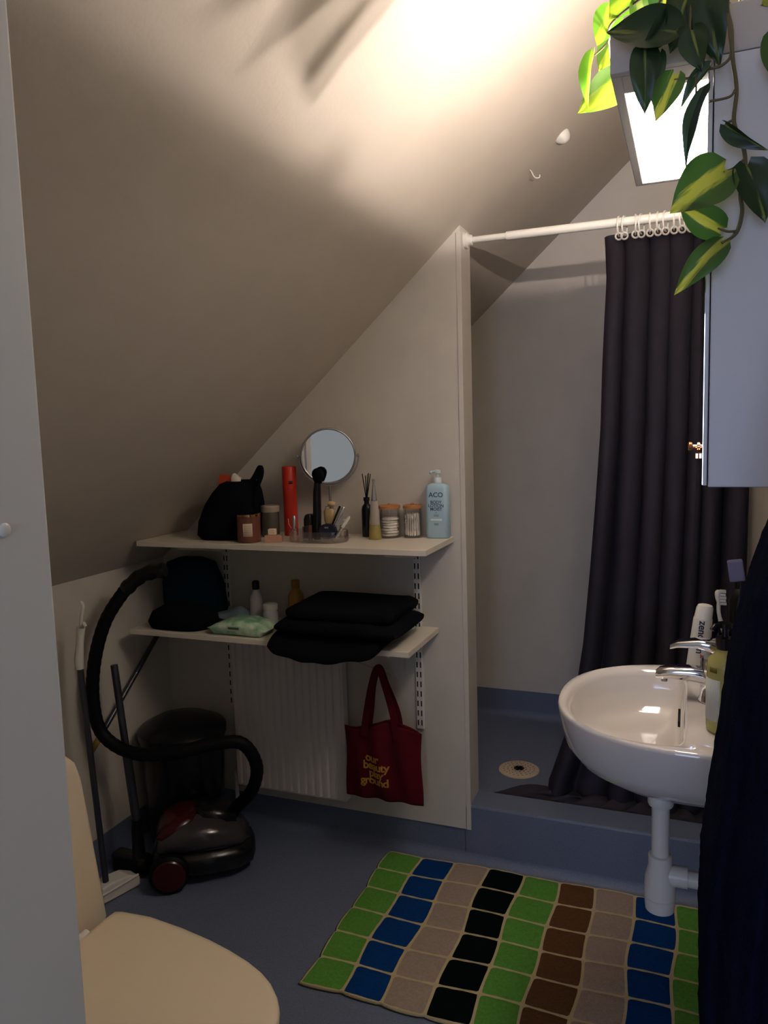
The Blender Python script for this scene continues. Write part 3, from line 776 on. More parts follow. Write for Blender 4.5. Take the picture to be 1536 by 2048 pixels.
# soft black bag under the slope, with an ear-like strap
bg = thing('black_pouch_bag', 'soft black fabric bag slumped against the sloping ceiling on the upper shelf', 'bag', (-1.37, 2.11, Z1))
def blob(cx, cy, z, hx, hy, n=28, e=2.6, ph=0.0, wob=0.04):
    out = []
    for j in range(n):
        t_ = 2 * math.pi * j / n
        c, s_ = math.cos(t_), math.sin(t_)
        w = 1 + wob * math.sin(3 * t_ + ph) + wob * 0.6 * math.sin(5 * t_ - ph * 1.7)
        out.append(Vector((cx + hx * w * math.copysign(abs(c) ** (2 / e), c), cy + hy * w * math.copysign(abs(s_) ** (2 / e), s_), z)))
    return out
MB().loft([blob(-1.392, 2.135, Z1, 0.086, 0.09), blob(-1.392, 2.135, Z1 + 0.015, 0.100, 0.10, ph=0.5), blob(-1.386, 2.135, Z1 + 0.06, 0.098, 0.10, ph=1), blob(-1.366, 2.13, Z1 + 0.11, 0.086, 0.095, ph=1.6),
           blob(-1.345, 2.12, Z1 + 0.15, 0.068, 0.085, ph=2), blob(-1.335, 2.12, Z1 + 0.178, 0.050, 0.07, ph=2.4), blob(-1.332, 2.12, Z1 + 0.185, 0.036, 0.05, ph=2.4), blob(-1.332, 2.12, Z1 + 0.165, 0.028, 0.04, ph=2.4)]).build('body', BLACKF, bg, ang=80)
ep = smoothpath([P(490, 975, 2.10), P(507, 958, 2.10), P(520, 935, 2.10), P(522, 950, 2.10), P(512, 980, 2.10), P(510, 1010, 2.10)], 6)
MB().tube(ep, 0.0085, 10).build('strap', BLACKF, bg)
c_ = P(451, 957, 2.10)
MB().box(-0.022, 0.020, -0.004, 0.004, -0.022, 0.012).xf(Matrix.Translation(c_) @ Matrix.Rotation(R_(8), 4, 'Y') @ Matrix.Rotation(R_(-12), 4, 'X')).build('orange_packet', ORANGEP, None, smooth=False, bevel=0.002, label='orange packet poking out of the soft black bag', cat='packet')
c_ = P(470, 956, 2.095)
MB().loft([blob(c_.x, c_.y, c_.z - 0.02, 0.016, 0.006, 14), blob(c_.x + 0.002, c_.y, c_.z, 0.018, 0.007, 14, ph=1, wob=0.12), blob(c_.x, c_.y, c_.z + 0.008, 0.010, 0.005, 14, ph=2, wob=0.15), blob(c_.x - 0.001, c_.y, c_.z + 0.015, 0.003, 0.003, 14)]).build('white_tissue', COTTON, None, label='crumpled white tissue poking out of the soft black bag', cat='tissue')

# copper candle
cxn, cyn = sx(498, 2.045), 2.045
cn = thing('copper_candle', 'copper-coloured scented candle with a cream label and metallic lid', 'candle', (cxn, cyn, Z1))
MB().lathe([(0.034, 0), (0.0365, 0.003), (0.0365, 0.080)], (cxn, cyn, Z1), 32).build('jar', COPPER, cn)
MB().lathe([(0.0375, 0.080), (0.0375, 0.087), (0.036, 0.088)], (cxn, cyn, Z1), 32).build('lid', GOLDM, cn)
lab(cxn, cyn, 0.0369, Z1 + 0.020, Z1 + 0.060, R_(272), R_(318), LABELM, cn)
mb = MB()
for k in range(4):
    z = Z1 + 0.052 - k * 0.006
    for a in (280, 288, 296, 304):
        a0 = R_(a); mb.add([(cxn + 0.0373 * math.cos(a0 + d), cyn + 0.0373 * math.sin(a0 + d), zz) for d, zz in ((0, z), (0.1, z), (0.1, z + 0.0012), (0, z + 0.0012))], [(0, 1, 2, 3)])
mb.build('label_print', M('label_ink', rgb(150, 120, 100), 0.7), cn, kind='stuff', smooth=False)

# glass jar behind, and two small boxes in front of it
gx, gy = sx(542, 2.165), 2.165
gj = thing('glass_jar', 'grey glass jar with pale lid standing behind the small pink boxes', 'jar', (gx, gy, Z1))
MB().lathe([(0.027, 0), (0.029, 0.003), (0.029, 0.075), (0.027, 0.080)], (gx, gy, Z1), 28).build('jar', M('smoke_glass', rgb(120, 116, 104), 0.12, trans=0.5, ior=1.3), gj)
MB().lathe([(0.029, 0.080), (0.030, 0.082), (0.030, 0.098), (0.027, 0.101)], (gx, gy, Z1), 28).build('lid', M('jar_lid', rgb(176, 160, 140), 0.3), gj)
bx0 = sx(545, 2.05)
MB().box(-0.028, 0.026, -0.012, 0.012, 0, 0.021).xf(Matrix.Translation((bx0 + 0.002, 2.055, Z1)) @ Matrix.Rotation(R_(18), 4, 'Z')).build('pink_box', PINKM, None, smooth=False, bevel=0.001, label='flat pink cosmetics box lying beside the copper candle', cat='box')
MB().box(-0.011, 0.011, -0.010, 0.010, 0, 0.018).xf(Matrix.Translation((bx0 - 0.005, 2.057, Z1 + 0.0217)) @ Matrix.Rotation(R_(12), 4, 'Z')).build('cream_box', CREAMC, None, smooth=False, bevel=0.001, label='tiny cream box standing on the flat pink box', cat='box')

# red tube
rx, ry = sx(583, 2.20), 2.20
rt = thing('red_tube', 'tall red cardboard tube standing beside the round mirror', 'tube', (rx, ry, Z1))
MB().lathe([(0.0225, 0), (0.0225, 0.150)], (rx, ry, Z1), 32).build('canister', REDM, rt)
MB().lathe([(0.0229, 0.1505), (0.0229, 0.222), (0.0215, 0.224), (0.0200, 0.221)], (rx, ry, Z1), 32).build('lid', REDM, rt)
lab(rx, ry, 0.0233, Z1 + 0.168, Z1 + 0.178, R_(293), R_(325), M('tube_emblem', rgb(70, 40, 34), 0.5), rt, 'emblem')

# round mirror on a stand
mx_, my_, mz_ = -1.062, 2.205, 1.314
mo = thing('vanity_mirror', 'round tilting vanity mirror with thin metal frame on the upper shelf', 'mirror', (mx_, my_, Z1))
mn = Vector((0.40, -0.91, 0.03)).normalized()
MB().torus((mx_, my_, mz_), mn, 0.0855, 0.0034, 56, 10).build('frame', STEEL, mo)
MB().disc(Vector((mx_, my_, mz_)) - mn * 0.002, mn, 0.084, 0.003, 56).build('mirror_pane', MIRROR, mo, ang=20)
hx = Vector((0, 0, 1)).cross(mn).normalized()
for sgn in (-1, 1):
    cpt = Vector((mx_, my_, mz_)) + hx * sgn * 0.088
    MB().disc(cpt, hx * sgn, 0.004, 0.010, 10, [(0.0025, 0), (0.0025, 0.004), (0.005, 0.005), (0.005, 0.010)]).build('pivot_screw', STEEL, mo)
arc = []
for k in range(25):
    a = math.pi + math.pi * k / 24
    arc.append(Vector((mx_, my_ + 0.004, mz_)) + hx * (0.0945 * math.cos(a)) + Vector((0, 0, 1)) * (0.0945 * math.sin(a)))
MB().tube(arc, 0.0022, 8).build('yoke', STEEL, mo)
MB().tube([(mx_, my_ + 0.004, mz_ - 0.094), (mx_, my_ + 0.004, Z1 + 0.008)], 0.004, 12).build('stem', STEEL, mo)
MB().lathe([(0.055, 0), (0.055, 0.004), (0.02, 0.010), (0.006, 0.014)], (mx_, my_ + 0.004, Z1), 36).build('foot', STEEL, mo)

# clear cosmetics tray and what stands in it
OX, OY = sx(637, 2.095), 2.095
og = thing('acrylic_tray', 'clear acrylic cosmetics organiser with a raised curved rim', 'organiser', (OX, OY, Z1))
def oval(k, z, rx_=0.094, ry_=0.052): return [Vector((OX + rx_ * k * math.copysign(abs(math.cos(a)) ** 0.75, math.cos(a)), OY + ry_ * k * math.copysign(abs(math.sin(a)) ** 0.75, math.sin(a)), z)) for a in (2 * math.pi * j / 40 for j in range(40))]
MB().loft([oval(0.97, Z1), oval(1.0, Z1 + 0.003), oval(1.0, Z1 + 0.034), oval(0.975, Z1 + 0.034), oval(0.965, Z1 + 0.006), oval(0.5, Z1 + 0.005)]).build('tray', ACRYL, og)
MB().tube(smoothpath([(OX - 0.098, OY - 0.01, Z1 + 0.068), (OX - 0.090, OY - 0.02, Z1 + 0.052), (OX - 0.075, OY - 0.03, Z1 + 0.042), (OX - 0.05, OY - 0.045, Z1 + 0.036)], 6), 0.0016, 8).build('rim_wire', CHROME, og)
MB().box(OX - 0.03, OX - 0.027, OY - 0.048, OY + 0.045, Z1 + 0.005, Z1 + 0.05).build('divider', ACRYL, og, smooth=False)
ZT = Z1 + 0.0065
def stick(name, label, cat, p0, p1, r, mat, cap=None, rc=None, frac=0.6):
    t_ = thing(name, label, cat, p0)
    p0, p1 = Vector(p0), Vector(p1)
    if cap:
        MB().tube([p0, p0.lerp(p1, frac)], r, 12).build('barrel', mat, t_)
        MB().tube([p0.lerp(p1, frac + 0.01), p1.lerp(p0, 0.06), p1], [rc or r, rc or r, (rc or r) * 0.5], 12).build('cap', cap, t_)
    else:
        MB().tube([p0, p0.lerp(p1, 0.02), p0.lerp(p1, 0.96), p1], [r * 0.8, r, r, r * 0.7], 12).build('barrel', mat, t_)
    return t_
# big make-up brush
bt = thing('makeup_brush', 'large black make-up brush with a round fluffy head', 'brush', P(634, 1055, 2.09))
b0, b1, b2 = Vector((sx(634, 2.09), 2.09, ZT)), P(634, 985, 2.09), P(635, 965, 2.09)
MB().tube([b0, b0.lerp(b1, 0.5), b1, b2], [0.011, 0.013, 0.012, 0.010], 16).build('handle', BLACKP, bt)
hd = P(636, 953, 2.09)
MB().lathe([(0.010, -0.022), (0.0165, -0.008), (0.0200, 0.006), (0.0185, 0.015), (0.012, 0.023), (0.003, 0.026)], hd, 20, sy=0.7).build('bristle_head', BLACKF, bt)
# dark brush holder
hbx = sx(617, 2.10)
MB().lathe([(0.020, 0), (0.022, 0.003), (0.022, 0.058), (0.018, 0.070), (0.012, 0.074)], (hbx, 2.118, ZT), 24).build('black_jar', BLACKP, None, label='black squat jar standing behind the fluffy make-up brush', cat='jar')
# rolling stone on a wooden handle
gsx = sx(660, 2.125)
gs = thing('face_roller', 'cream stone face roller standing in the acrylic tray', 'face roller', (gsx, 2.125, ZT))
MB().tube([(gsx - 0.004, 2.125, ZT), (gsx - 0.001, 2.125, ZT + 0.075)], 0.006, 12).build('handle', STONE, gs)
MB().loft([blob(gsx, 2.125, ZT + 0.040, 0.012, 0.006, 18, wob=0), blob(gsx, 2.125, ZT + 0.055, 0.018, 0.008, 18, wob=0), blob(gsx, 2.125, ZT + 0.083, 0.0185, 0.008, 18, wob=0), blob(gsx, 2.125, ZT + 0.090, 0.014, 0.006, 18, wob=0)]).build('stone_plate', STONE, gs)
MB().tube([(gsx - 0.013, 2.125, ZT + 0.085), (gsx - 0.011, 2.125, ZT + 0.097), (gsx + 0.013, 2.125, ZT + 0.097), (gsx + 0.016, 2.125, ZT + 0.085)], 0.0014, 8).build('wire_frame', STEEL, gs)
MB().tube([(gsx - 0.004, 2.125, ZT + 0.104), (gsx + 0.004, 2.125, ZT + 0.106), (gsx + 0.012, 2.125, ZT + 0.105), (gsx + 0.022, 2.125, ZT + 0.102)], [0.005, 0.0085, 0.0085, 0.005], 14).build('roller_stone', STONE, gs)
# sticks and tubes
stick('lip_gloss', 'pale lip gloss tube with grey cap at the end of the tray', 'lip gloss', (sx(587, 2.06), 2.065, ZT), P(588, 1031, 2.065), 0.0062, PINKM, SILVERP, 0.0058, 0.45)
stick('lipstick', 'slim dark rose lipstick beside the fluffy brush', 'lipstick', (sx(619, 2.06), 2.063, ZT), P(619, 1030, 2.063), 0.0058, M('rose_plastic', rgb(92, 50, 48), 0.3), BLACKP, 0.0056, 0.6)
stick('mascara', 'silver mascara tube leaning over the tray rim', 'mascara', (sx(659, 2.08), 2.086, ZT + 0.007), P(688, 1014, 2.10), 0.0062, BLACKP, SILVERP, 0.0066, 0.35)
stick('eyeliner_pen', 'slim white eyeliner pen leaning across the tray', 'pen', (sx(668, 2.07), 2.074, ZT + 0.006), P(699, 1033, 2.085), 0.0042, SILVERP, PLASTW, 0.0046, 0.5)
stick('eyebrow_pencil', 'slim black eyebrow pencil leaning against the mascara', 'pencil', (sx(652, 2.09), 2.096, ZT + 0.006), P(680, 1012, 2.11), 0.0034, BLACKP)
cpx = sx(650, 2.07)
cm = thing('compact_case', 'dark blue glossy compact case lying in the tray', 'compact', (cpx, 2.075, ZT))
MB().lathe([(0.026, 0), (0.030, 0.004), (0.030, 0.010), (0.026, 0.014), (0.006, 0.016)], (0, 0, 0), 32, sy=0.8).xf(Matrix.Translation((cpx + 0.010, 2.072, ZT + 0.0255)) @ Matrix.Rotation(R_(62), 4, 'X') @ Matrix.Rotation(R_(10), 4, 'Y')).build('case', M('navy_gloss', rgb(20, 26, 48), 0.12), cm)
MB().box(cpx + 0.004, cpx + 0.016, 2.058, 2.062, ZT + 0.038, ZT + 0.043).build('clasp', STEEL, cm, smooth=False)
# small square glass scent bottle
qx = sx(692, 2.13)
qb = thing('square_scent_bottle', 'small square clear scent bottle with white label in the tray', 'perfume bottle', (qx, 2.125, ZT))
MB().box(qx - 0.014, qx + 0.014, 2.113, 2.137, ZT, ZT + 0.043).build('bottle', GLASS, qb, smooth=False, bevel=0.002)
MB().box(qx - 0.009, qx + 0.009, 2.1118, 2.1126, ZT + 0.010, ZT + 0.027).build('label', CREAMC, qb, smooth=False)
MB().lathe([(0.006, 0.0432), (0.0068, 0.045), (0.0068, 0.056), (0.005, 0.058)], (qx, 2.125, ZT), 16).build('cap', PLASTW, qb)

# reed diffuser
dx_, dy_ = sx(735, 2.215), 2.215
rd = thing('reed_diffuser', 'matt black reed diffuser with black sticks', 'diffuser', (dx_, dy_, Z1))
MB().lathe([(0.0155, 0), (0.017, 0.002), (0.017, 0.085), (0.015, 0.096), (0.008, 0.104), (0.008, 0.112), (0.010, 0.114), (0.010, 0.124), (0.007, 0.124), (0.006, 0.110)], (dx_, dy_, Z1), 24).build('bottle', BLACKP, rd)
for dx2, dy2, h in ((-0.012, 0.0, 0.198), (0.006, 0.004, 0.196), (0.010, -0.002, 0.200), (0.013, 0.006, 0.197), (-0.004, 0.008, 0.192)):
    MB().tube([(dx_ + dx2 * -0.12, dy_, Z1 + 0.1), (dx_ + dx2, dy_ + dy2, Z1 + h)], 0.0015, 6).build('reed', BLACKR, rd)

# tall cone perfume bottle
px_, py_ = sx(750, 2.165), 2.165
pb_ = thing('cone_perfume_bottle', 'tall slender perfume bottle with yellow liquid and silver spire cap', 'perfume bottle', (px_, py_, Z1))
MB().lathe([(0.0172, 0.0448), (0.0115, 0.116), (0.010, 0.118)], (px_, py_, Z1), 28, sy=0.7).build('bottle', FROST, pb_)
MB().lathe([(0.0205, 0), (0.0207, 0.002), (0.0173, 0.0446)], (px_, py_, Z1), 28, sy=0.7).build('liquid', YELLIQ, pb_, label='yellow perfume in the lower part')
MB().lathe([(0.0095, 0.119), (0.0035, 0.170), (0.0032, 0.176), (0.0045, 0.179), (0.0045, 0.183), (0.002, 0.186)], (px_, py_, Z1), 20).build('cap', SILVERP, pb_)

# cotton jars
def cotton_jar(name, label, px, Y, r, h, fill):
    x = sx(px, Y)
    t_ = thing(name, label, 'jar', (x, Y, Z1), 'lidded glass jars of cotton goods')
    MB().lathe([(r, 0), (r, h), (r - 0.002, h), (r - 0.002, 0.004), (0.001, 0.004)], (x, Y, Z1), 36, cap1=False).build('glass', GLASS, t_)
    l_ = MB().lathe([(r + 0.001, h + 0.0005), (r + 0.001, h + 0.009), (r - 0.002, h + 0.0105)], (x, Y, Z1), 36).build('wooden_lid', WOODL, t_)
    MB().lathe([(0.005, h + 0.0105), (0.0055, h + 0.014), (0.003, h + 0.0165)], (x, Y, Z1), 14).build('knob', WOODL, l_)
    fill(t_, x, Y, r, h)
def pads(t_, x, Y, r, h):
    z = Z1 + 0.005
    for k in range(7):
        ox = 0.003 * math.sin(k * 2.3); oy = 0.002 * math.cos(k * 1.7)
        MB().lathe([(r - 0.011, 0), (r - 0.006, 0.0025), (r - 0.006, 0.0055), (r - 0.011, 0.008)], (x + ox, Y + oy, z), 26).build('cotton_pad', COTTON, t_)
        z += 0.0082
def swabs(t_, x, Y, r, h):
    proto = None
    rnd = random.Random(3)
    for k in range(34):
        a = k * 2.399; rr = (r - 0.0065) * math.sqrt((k + 0.5) / 34)
        p0 = Vector((x + rr * math.cos(a), Y + rr * math.sin(a), Z1 + 0.006))
        p1 = p0 + Vector((rnd.uniform(-0.002, 0.002), rnd.uniform(-0.002, 0.002), 0.066 + rnd.uniform(-0.003, 0.005)))
        dv = p1 - p0
        MB().tube([p0, p0 + dv * 0.05, p0 + dv * 0.16, p0 + dv * 0.2, p0 + dv * 0.8, p0 + dv * 0.84, p0 + dv * 0.95, p1], [0.001, 0.0026, 0.0026, 0.0011, 0.0011, 0.0027, 0.0027, 0.001], 7).build('cotton_swab', COTTON, t_)
cotton_jar('cotton_pad_jar', 'glass jar of round cotton pads with a wooden lid', 780, 2.215, 0.0330, 0.090, pads)
cotton_jar('cotton_swab_jar', 'glass jar of cotton swabs with a wooden lid', 826, 2.228, 0.0290, 0.090, swabs)

# lotion bottle
lx, ly = -0.7105, 2.232
lo = thing('lotion_bottle', 'pale blue body lotion pump bottle at the end of the upper shelf', 'lotion bottle', (lx, ly, Z1))
def lr(hx_, hy_, z, r=0.014): return [Vector((lx + p[0], ly + p[1], Z1 + z)) for p in rrect(hx_, hy_, r, 5)]
MB().loft([lr(0.034, 0.017, 0), lr(0.0365, 0.0195, 0.003), lr(0.0365, 0.0195, 0.150), lr(0.034, 0.018, 0.160), lr(0.022, 0.013, 0.1655, 0.012), lr(0.014, 0.012, 0.167, 0.0115)]).build('bottle', LOTION, lo, ang=50)
MB().lathe([(0.0125, 0.167), (0.0125, 0.183), (0.011, 0.185), (0.005, 0.186), (0.005, 0.196), (0.010, 0.197), (0.011, 0.200), (0.010, 0.206), (0.004, 0.208)], (lx, ly, Z1), 20).build('pump', M('pump_plastic', rgb(206, 218, 224), 0.3), lo)
MB().tube([(lx - 0.002, ly, Z1 + 0.202), (lx - 0.012, ly - 0.022, Z1 + 0.203), (lx - 0.014, ly - 0.027, Z1 + 0.199)], 0.0038, 10).build('spout', LOTION, lo)
yb = ly - 0.0198
for body, sz, z, bd in (('ACO', 0.0205, 0.126, 0.0004), ('BODY', 0.0130, 0.106, 0.0003), ('LOTION', 0.0130, 0.0955, 0.0003), ('MOIST', 0.0130, 0.085, 0.0003)):
    text('lettering', body, sz, LOTIONT, lo, (lx, yb, Z1 + z), (1, 0, 0), (0, 0, 1), bold=bd)
mb = MB()
for z, w in ((0.078, 0.008), (0.071, 0.018), (0.0675, 0.016), (0.044, 0.017), (0.0405, 0.014)):
    for k in range(int(w / 0.0022)):
        xx = lx - w / 2 + k * 0.0022 + 0.0005
        mb.box(xx, xx + 0.0015, yb - 0.0002, yb + 0.0003, Z1 + z, Z1 + z + 0.0014)
mb.build('fine_print', LOTIONT, lo, smooth=False, kind='stuff')
MB().box(lx - 0.018, lx + 0.018, yb - 0.0001, yb + 0.0003, Z1 + 0.054, Z1 + 0.060).build('pale_stripe', LOTIONW, lo, smooth=False)

# ------------------------------------------------------------------ things on the lower shelf
Z2 = ZS2 + 0.0006
wx = sx(484, 2.03, 1265)
wp_ = thing('wet_wipes_pack', 'green patterned foil pack of wet wipes lying on the lower shelf', 'wipes pack', (wx, 2.045, Z2))
def wring(x, hz, hy, zc): return [Vector((x, 2.045 + p[0], Z2 + zc + p[1])) for p in rrect(hy, hz, hz * 0.85, 4)]
MB().loft([wring(wx - 0.108, 0.0012, 0.045, 0.020), wring(wx - 0.098, 0.004, 0.046, 0.020), wring(wx - 0.085, 0.016, 0.05, 0.0165), wring(wx - 0.04, 0.023, 0.052, 0.0235), wring(wx + 0.03, 0.024, 0.052, 0.0245), wring(wx + 0.08, 0.017, 0.05, 0.0175), wring(wx + 0.092, 0.004, 0.046, 0.02), wring(wx + 0.102, 0.0012, 0.045, 0.02)]).build('foil', GREENP, wp_, ang=60)
MB().box(wx - 0.03, wx + 0.018, 1.9915, 1.9935, Z2 + 0.018, Z2 + 0.034).build('label', M('wipes_label', rgb(190, 206, 180), 0.5), wp_, smooth=False)
MB().box(wx - 0.025, wx + 0.013, 1.9908, 1.9914, Z2 + 0.023, Z2 + 0.030).build('label_print', M('wipes_print', rgb(70, 104, 80), 0.6), wp_, smooth=False)
sp0 = P(455, 1236, 2.10)
sv = thing('silver_sachet', 'crumpled silver and white sachet lying behind the green wipes', 'sachet', (sp0.x, 2.15, Z2))
def sfn(u, v):
    x = sp0.x - 0.085 + 0.16 * u; y = 2.105 + 0.10 * v
    return (x, y, Z2 + 0.004 + 0.045 * math.sin(math.pi * u) ** 0.6 * math.sin(math.pi * (0.15 + 0.7 * v)) + 0.006 * math.sin(9 * u + 4 * v))
MB().grid(sfn, 24, 16).build('foil', SILVF, sv, solid=0.003)
tb0 = sx(348, 2.02, 1240)
MB().loft([blob(tb0, 2.06, Z2, 0.115, 0.06), blob(tb0, 2.06, Z2 + 0.02, 0.125, 0.068, ph=0.6), blob(tb0 + 0.01, 2.06, Z2 + 0.05, 0.115, 0.06, ph=1.2), blob(tb0 + 0.02, 2.06, Z2 + 0.072, 0.08, 0.04, ph=1.9), blob(tb0 + 0.02, 2.06, Z2 + 0.078, 0.03, 0.02, ph=1.9)]).build('black_toiletry_bag', BLACKF, None, label='low black toiletry bag at the dark end of the lower shelf', cat='bag', ang=80)
tc0 = sx(385, 2.19, 1200)
MB().loft([blob(tc0, 2.20, Z2, 0.11, 0.055), blob(tc0, 2.20, Z2 + 0.03, 0.12, 0.062, ph=0.9), blob(tc0, 2.20, Z2 + 0.12, 0.115, 0.06, ph=1.5), blob(tc0, 2.20, Z2 + 0.19, 0.09, 0.045, ph=2.2), blob(tc0, 2.20, Z2 + 0.205, 0.05, 0.02, ph=2.2)]).build('teal_wash_bag', TEALF, None, label='dark teal wash bag standing behind the black toiletry bag', cat='bag', ang=80)
def bottle(name, label, px, Y, prof, mat, capprof=None, capmat=None, cat='bottle', zb=Z2):
    x = sx(px, Y, 1220)
    t_ = thing(name, label, cat, (x, Y, zb))
    MB().lathe(prof, (x, Y, zb), 24).build('bottle', mat, t_)
    if capprof: MB().lathe(capprof, (x, Y, zb), 20).build('cap', capmat, t_)
    return t_
bottle('spray_bottle', 'grey white bottle with dark cap behind the wipes', 514, 2.17, [(0.020, 0), (0.022, 0.003), (0.022, 0.085), (0.012, 0.105), (0.010, 0.112)], LILAC, [(0.011, 0.1125), (0.012, 0.114), (0.012, 0.138), (0.008, 0.142)], BLACKP)
bottle('cream_jar', 'pale rounded cream pot beside the grey white bottle', 541, 2.135, [(0.020, 0), (0.024, 0.004), (0.025, 0.04), (0.022, 0.056)], LILAC, [(0.023, 0.0565), (0.024, 0.058), (0.024, 0.074), (0.020, 0.077)], PLASTW, 'jar')
bottle('amber_bottle', 'amber yellow bottle in the shade behind the towel', 593, 2.19, [(0.024, 0), (0.026, 0.003), (0.026, 0.095), (0.014, 0.115), (0.012, 0.120)], AMBER, [(0.013, 0.1205), (0.014, 0.122), (0.014, 0.145), (0.010, 0.147)], AMBER)
# folded black towel hanging over the front edge
tw = thing('folded_towel', 'black folded bath towel spilling over the lower shelf edge', 'towel', (-0.98, 2.08, Z2))
def layer(x0, x1, y0, y1, z0, z1, name, droop, seed):
    nx, n = 30, 0
    rings = []
    prof = []
    m_ = 28
    for j in range(m_):
        a = 2 * math.pi * j / m_
        c, s_ = math.cos(a), math.sin(a)
        prof.append((math.copysign(abs(c) ** 0.45, c), math.copysign(abs(s_) ** 0.7, s_)))
    for i in range(nx + 1):
        u = i / nx
        x = x0 + (x1 - x0) * u
        e = min(1, min(u, 1 - u) * 12 + 0.25) ** 0.5
        rg = []
        for cy_, sz_ in prof:
            y = (y0 + y1) / 2 + cy_ * (y1 - y0) / 2 * (0.93 + 0.07 * e)
            y += 0.008 * mnoise.noise(Vector((x * 14, cy_ * 2, seed)))
            z = (z0 + z1) / 2 + sz_ * (z1 - z0) / 2 * e
            k = max(0.0, (1.985 - y) / max(1e-6, 1.985 - y0)) if y < 1.985 else 0.0
            z -= droop * k ** 1.4 * math.sin(math.pi * min(1, max(0, 0.08 + 0.9 * u))) ** 0.5
            z += 0.006 * mnoise.noise(Vector((x * 11, y * 11, seed + 5))) if sz_ > 0 else 0.0
            rg.append(Vector((x, y, z)))
        rings.append(rg)
    MB().loft(rings).build(name, BLACKF, tw, ang=70)
xa, xb = sx(533, 1.93, 1290), sx(815, 2.12, 1250)
layer(xa, -0.80, 1.925, 2.19, Z2 + 0.001, Z2 + 0.040, 'fold', 0.052, 1)
layer(xa + 0.018, -0.752, 1.940, 2.20, Z2 + 0.030, Z2 + 0.078, 'fold', 0.0, 2)
layer(xa + 0.045, -0.775, 1.965, 2.22, Z2 + 0.066, Z2 + 0.118, 'fold', 0.0, 3)

# ------------------------------------------------------------------ tote bag hanging under the lower shelf
YT = 2.15
hb = thing('bag_hook_bar', 'thin clear hook bar under the lower shelf carrying the tote bag', 'hook bar', P(745, 1335, YT))
MB().tube([P(712, 1322, YT), P(800, 1358, YT)], 0.0022, 8).build('bar', ACRYL, hb)
MB().tube([P(712, 1322, YT), P(712, 1322, YT) + Vector((0, 0, ZS2 - TS - P(712, 1322, YT).z))], 0.002, 8).build('drop_wire', STEEL, hb)
MB().tube([P(800, 1358, YT), P(800, 1358, YT) + Vector((0, 0, ZS2 - TS - P(800, 1358, YT).z))], 0.002, 8).build('drop_wire', STEEL, hb)
tg = thing('tote_bag', 'maroon canvas tote bag with gold lettering hanging beside the radiator', 'tote bag', (-0.9, YT, 0.19))
TL, TR_, TB, TT = P(690, 1440, YT).x, P(842, 1455, YT).x, P(760, 1598, YT).z, P(770, 1452, YT).z
TCX = (TL + TR_) / 2
def tote(side):
    def fn(u, v):
        z = TB + (TT - TB) * v
        x = TL + (TR_ - TL) * u
        bulge = 0.030 * math.sin(math.pi * u) ** 0.7 * (0.35 + 0.65 * math.sin(math.pi * min(1, 0.15 + 0.8 * (1 - v))))
        y = YT + (-bulge if side < 0 else bulge * 0.6)
        y += 0.007 * math.sin(u * 19 + v * 3) * math.sin(math.pi * u)
        x += 0.006 * math.sin(v * 6 + 1) * (u - 0.5)
        if v < 0.06: z += 0.006 * math.sin(math.pi * u)
        z -= 0.016 * v ** 6 * math.sin(math.pi * u * 2.0 + 0.8)
        return (x, y, z)
    return fn
MB().grid(tote(-1), 40, 30).build('front_panel', MAROON, tg, solid=0.001)
MB().grid(tote(1), 40, 30).build('back_panel', MAROON, tg, solid=0.001)
ht = P(757, 1338, YT)
for sgn, nm in ((-1, 'handle'), (1, 'handle')):
    yy = YT + sgn * 0.018
    pts = smoothpath([(TCX - 0.055, yy - 0.006, TT - 0.03), (TCX - 0.045, yy, TT + 0.04), (ht.x - 0.022, YT + sgn * 0.006, ht.z - 0.05), (ht.x, YT + sgn * 0.004, ht.z + 0.004), (ht.x + 0.022, YT + sgn * 0.006, ht.z - 0.05), (TCX + 0.045, yy, TT + 0.04), (TCX + 0.055, yy - 0.006, TT - 0.03)], 8)
    mb = MB(); rg = []
    for i, p in enumerate(pts):
        tt_ = (pts[min(i + 1, len(pts) - 1)] - pts[max(i - 1, 0)]).normalized()
        w = Vector((0, 1, 0)).cross(tt_).normalized() * 0.011
        rg.append([p - w + Vector((0, -0.001, 0)), p + w + Vector((0, -0.001, 0)), p + w + Vector((0, 0.001, 0)), p - w + Vector((0, 0.001, 0))])
    mb.loft(rg).build('handle', MAROON, tg)
ly0 = P(752, 1525, YT - 0.045)
for k, w in enumerate(('our', 'beauty', 'play', 'ground')):
    o_ = text('lettering', w, 0.037, GOLDT, tg, (P(756, 1530, YT).x + (-0.008, 0.004, 0.004, -0.002)[k], YT, P(756, 1526 + 15.5 * k, YT - 0.03).z), (1, 0, 0), (0, 0, 1), bold=0.0009, spacing=0.9, extr=0.0)
    # lay the print on the bulging cloth
    org_ = _root_org(tg)
    for v_ in o_.data.vertices:
        wv = v_.co + org_
        u_ = (wv.x - TL) / (TR_ - TL); vv_ = (wv.z - TB) / (TT - TB)
        q = tote(-1)(min(1, max(0, u_)), min(1, max(0, vv_)))
        v_.co.y = q[1] - org_.y - 0.0014

# ------------------------------------------------------------------ floor things in the dark corner
BXC, BYC = -1.612, 2.112
bn = thing('waste_bin', 'round black waste bin with glossy lid in the dark corner', 'bin', (BXC, BYC, 0))
MB().lathe([(0.115, 0.001), (0.122, 0.004), (0.142, 0.36), (0.142, 0.372)], (BXC, BYC, 0), 40).build('body', BLACKP, bn)
MB().lathe([(0.148, 0.373), (0.149, 0.395), (0.140, 0.405), (0.10, 0.425), (0.05, 0.434), (0.004, 0.436)], (BXC, BYC, 0), 40).build('lid', BLACKP, bn)

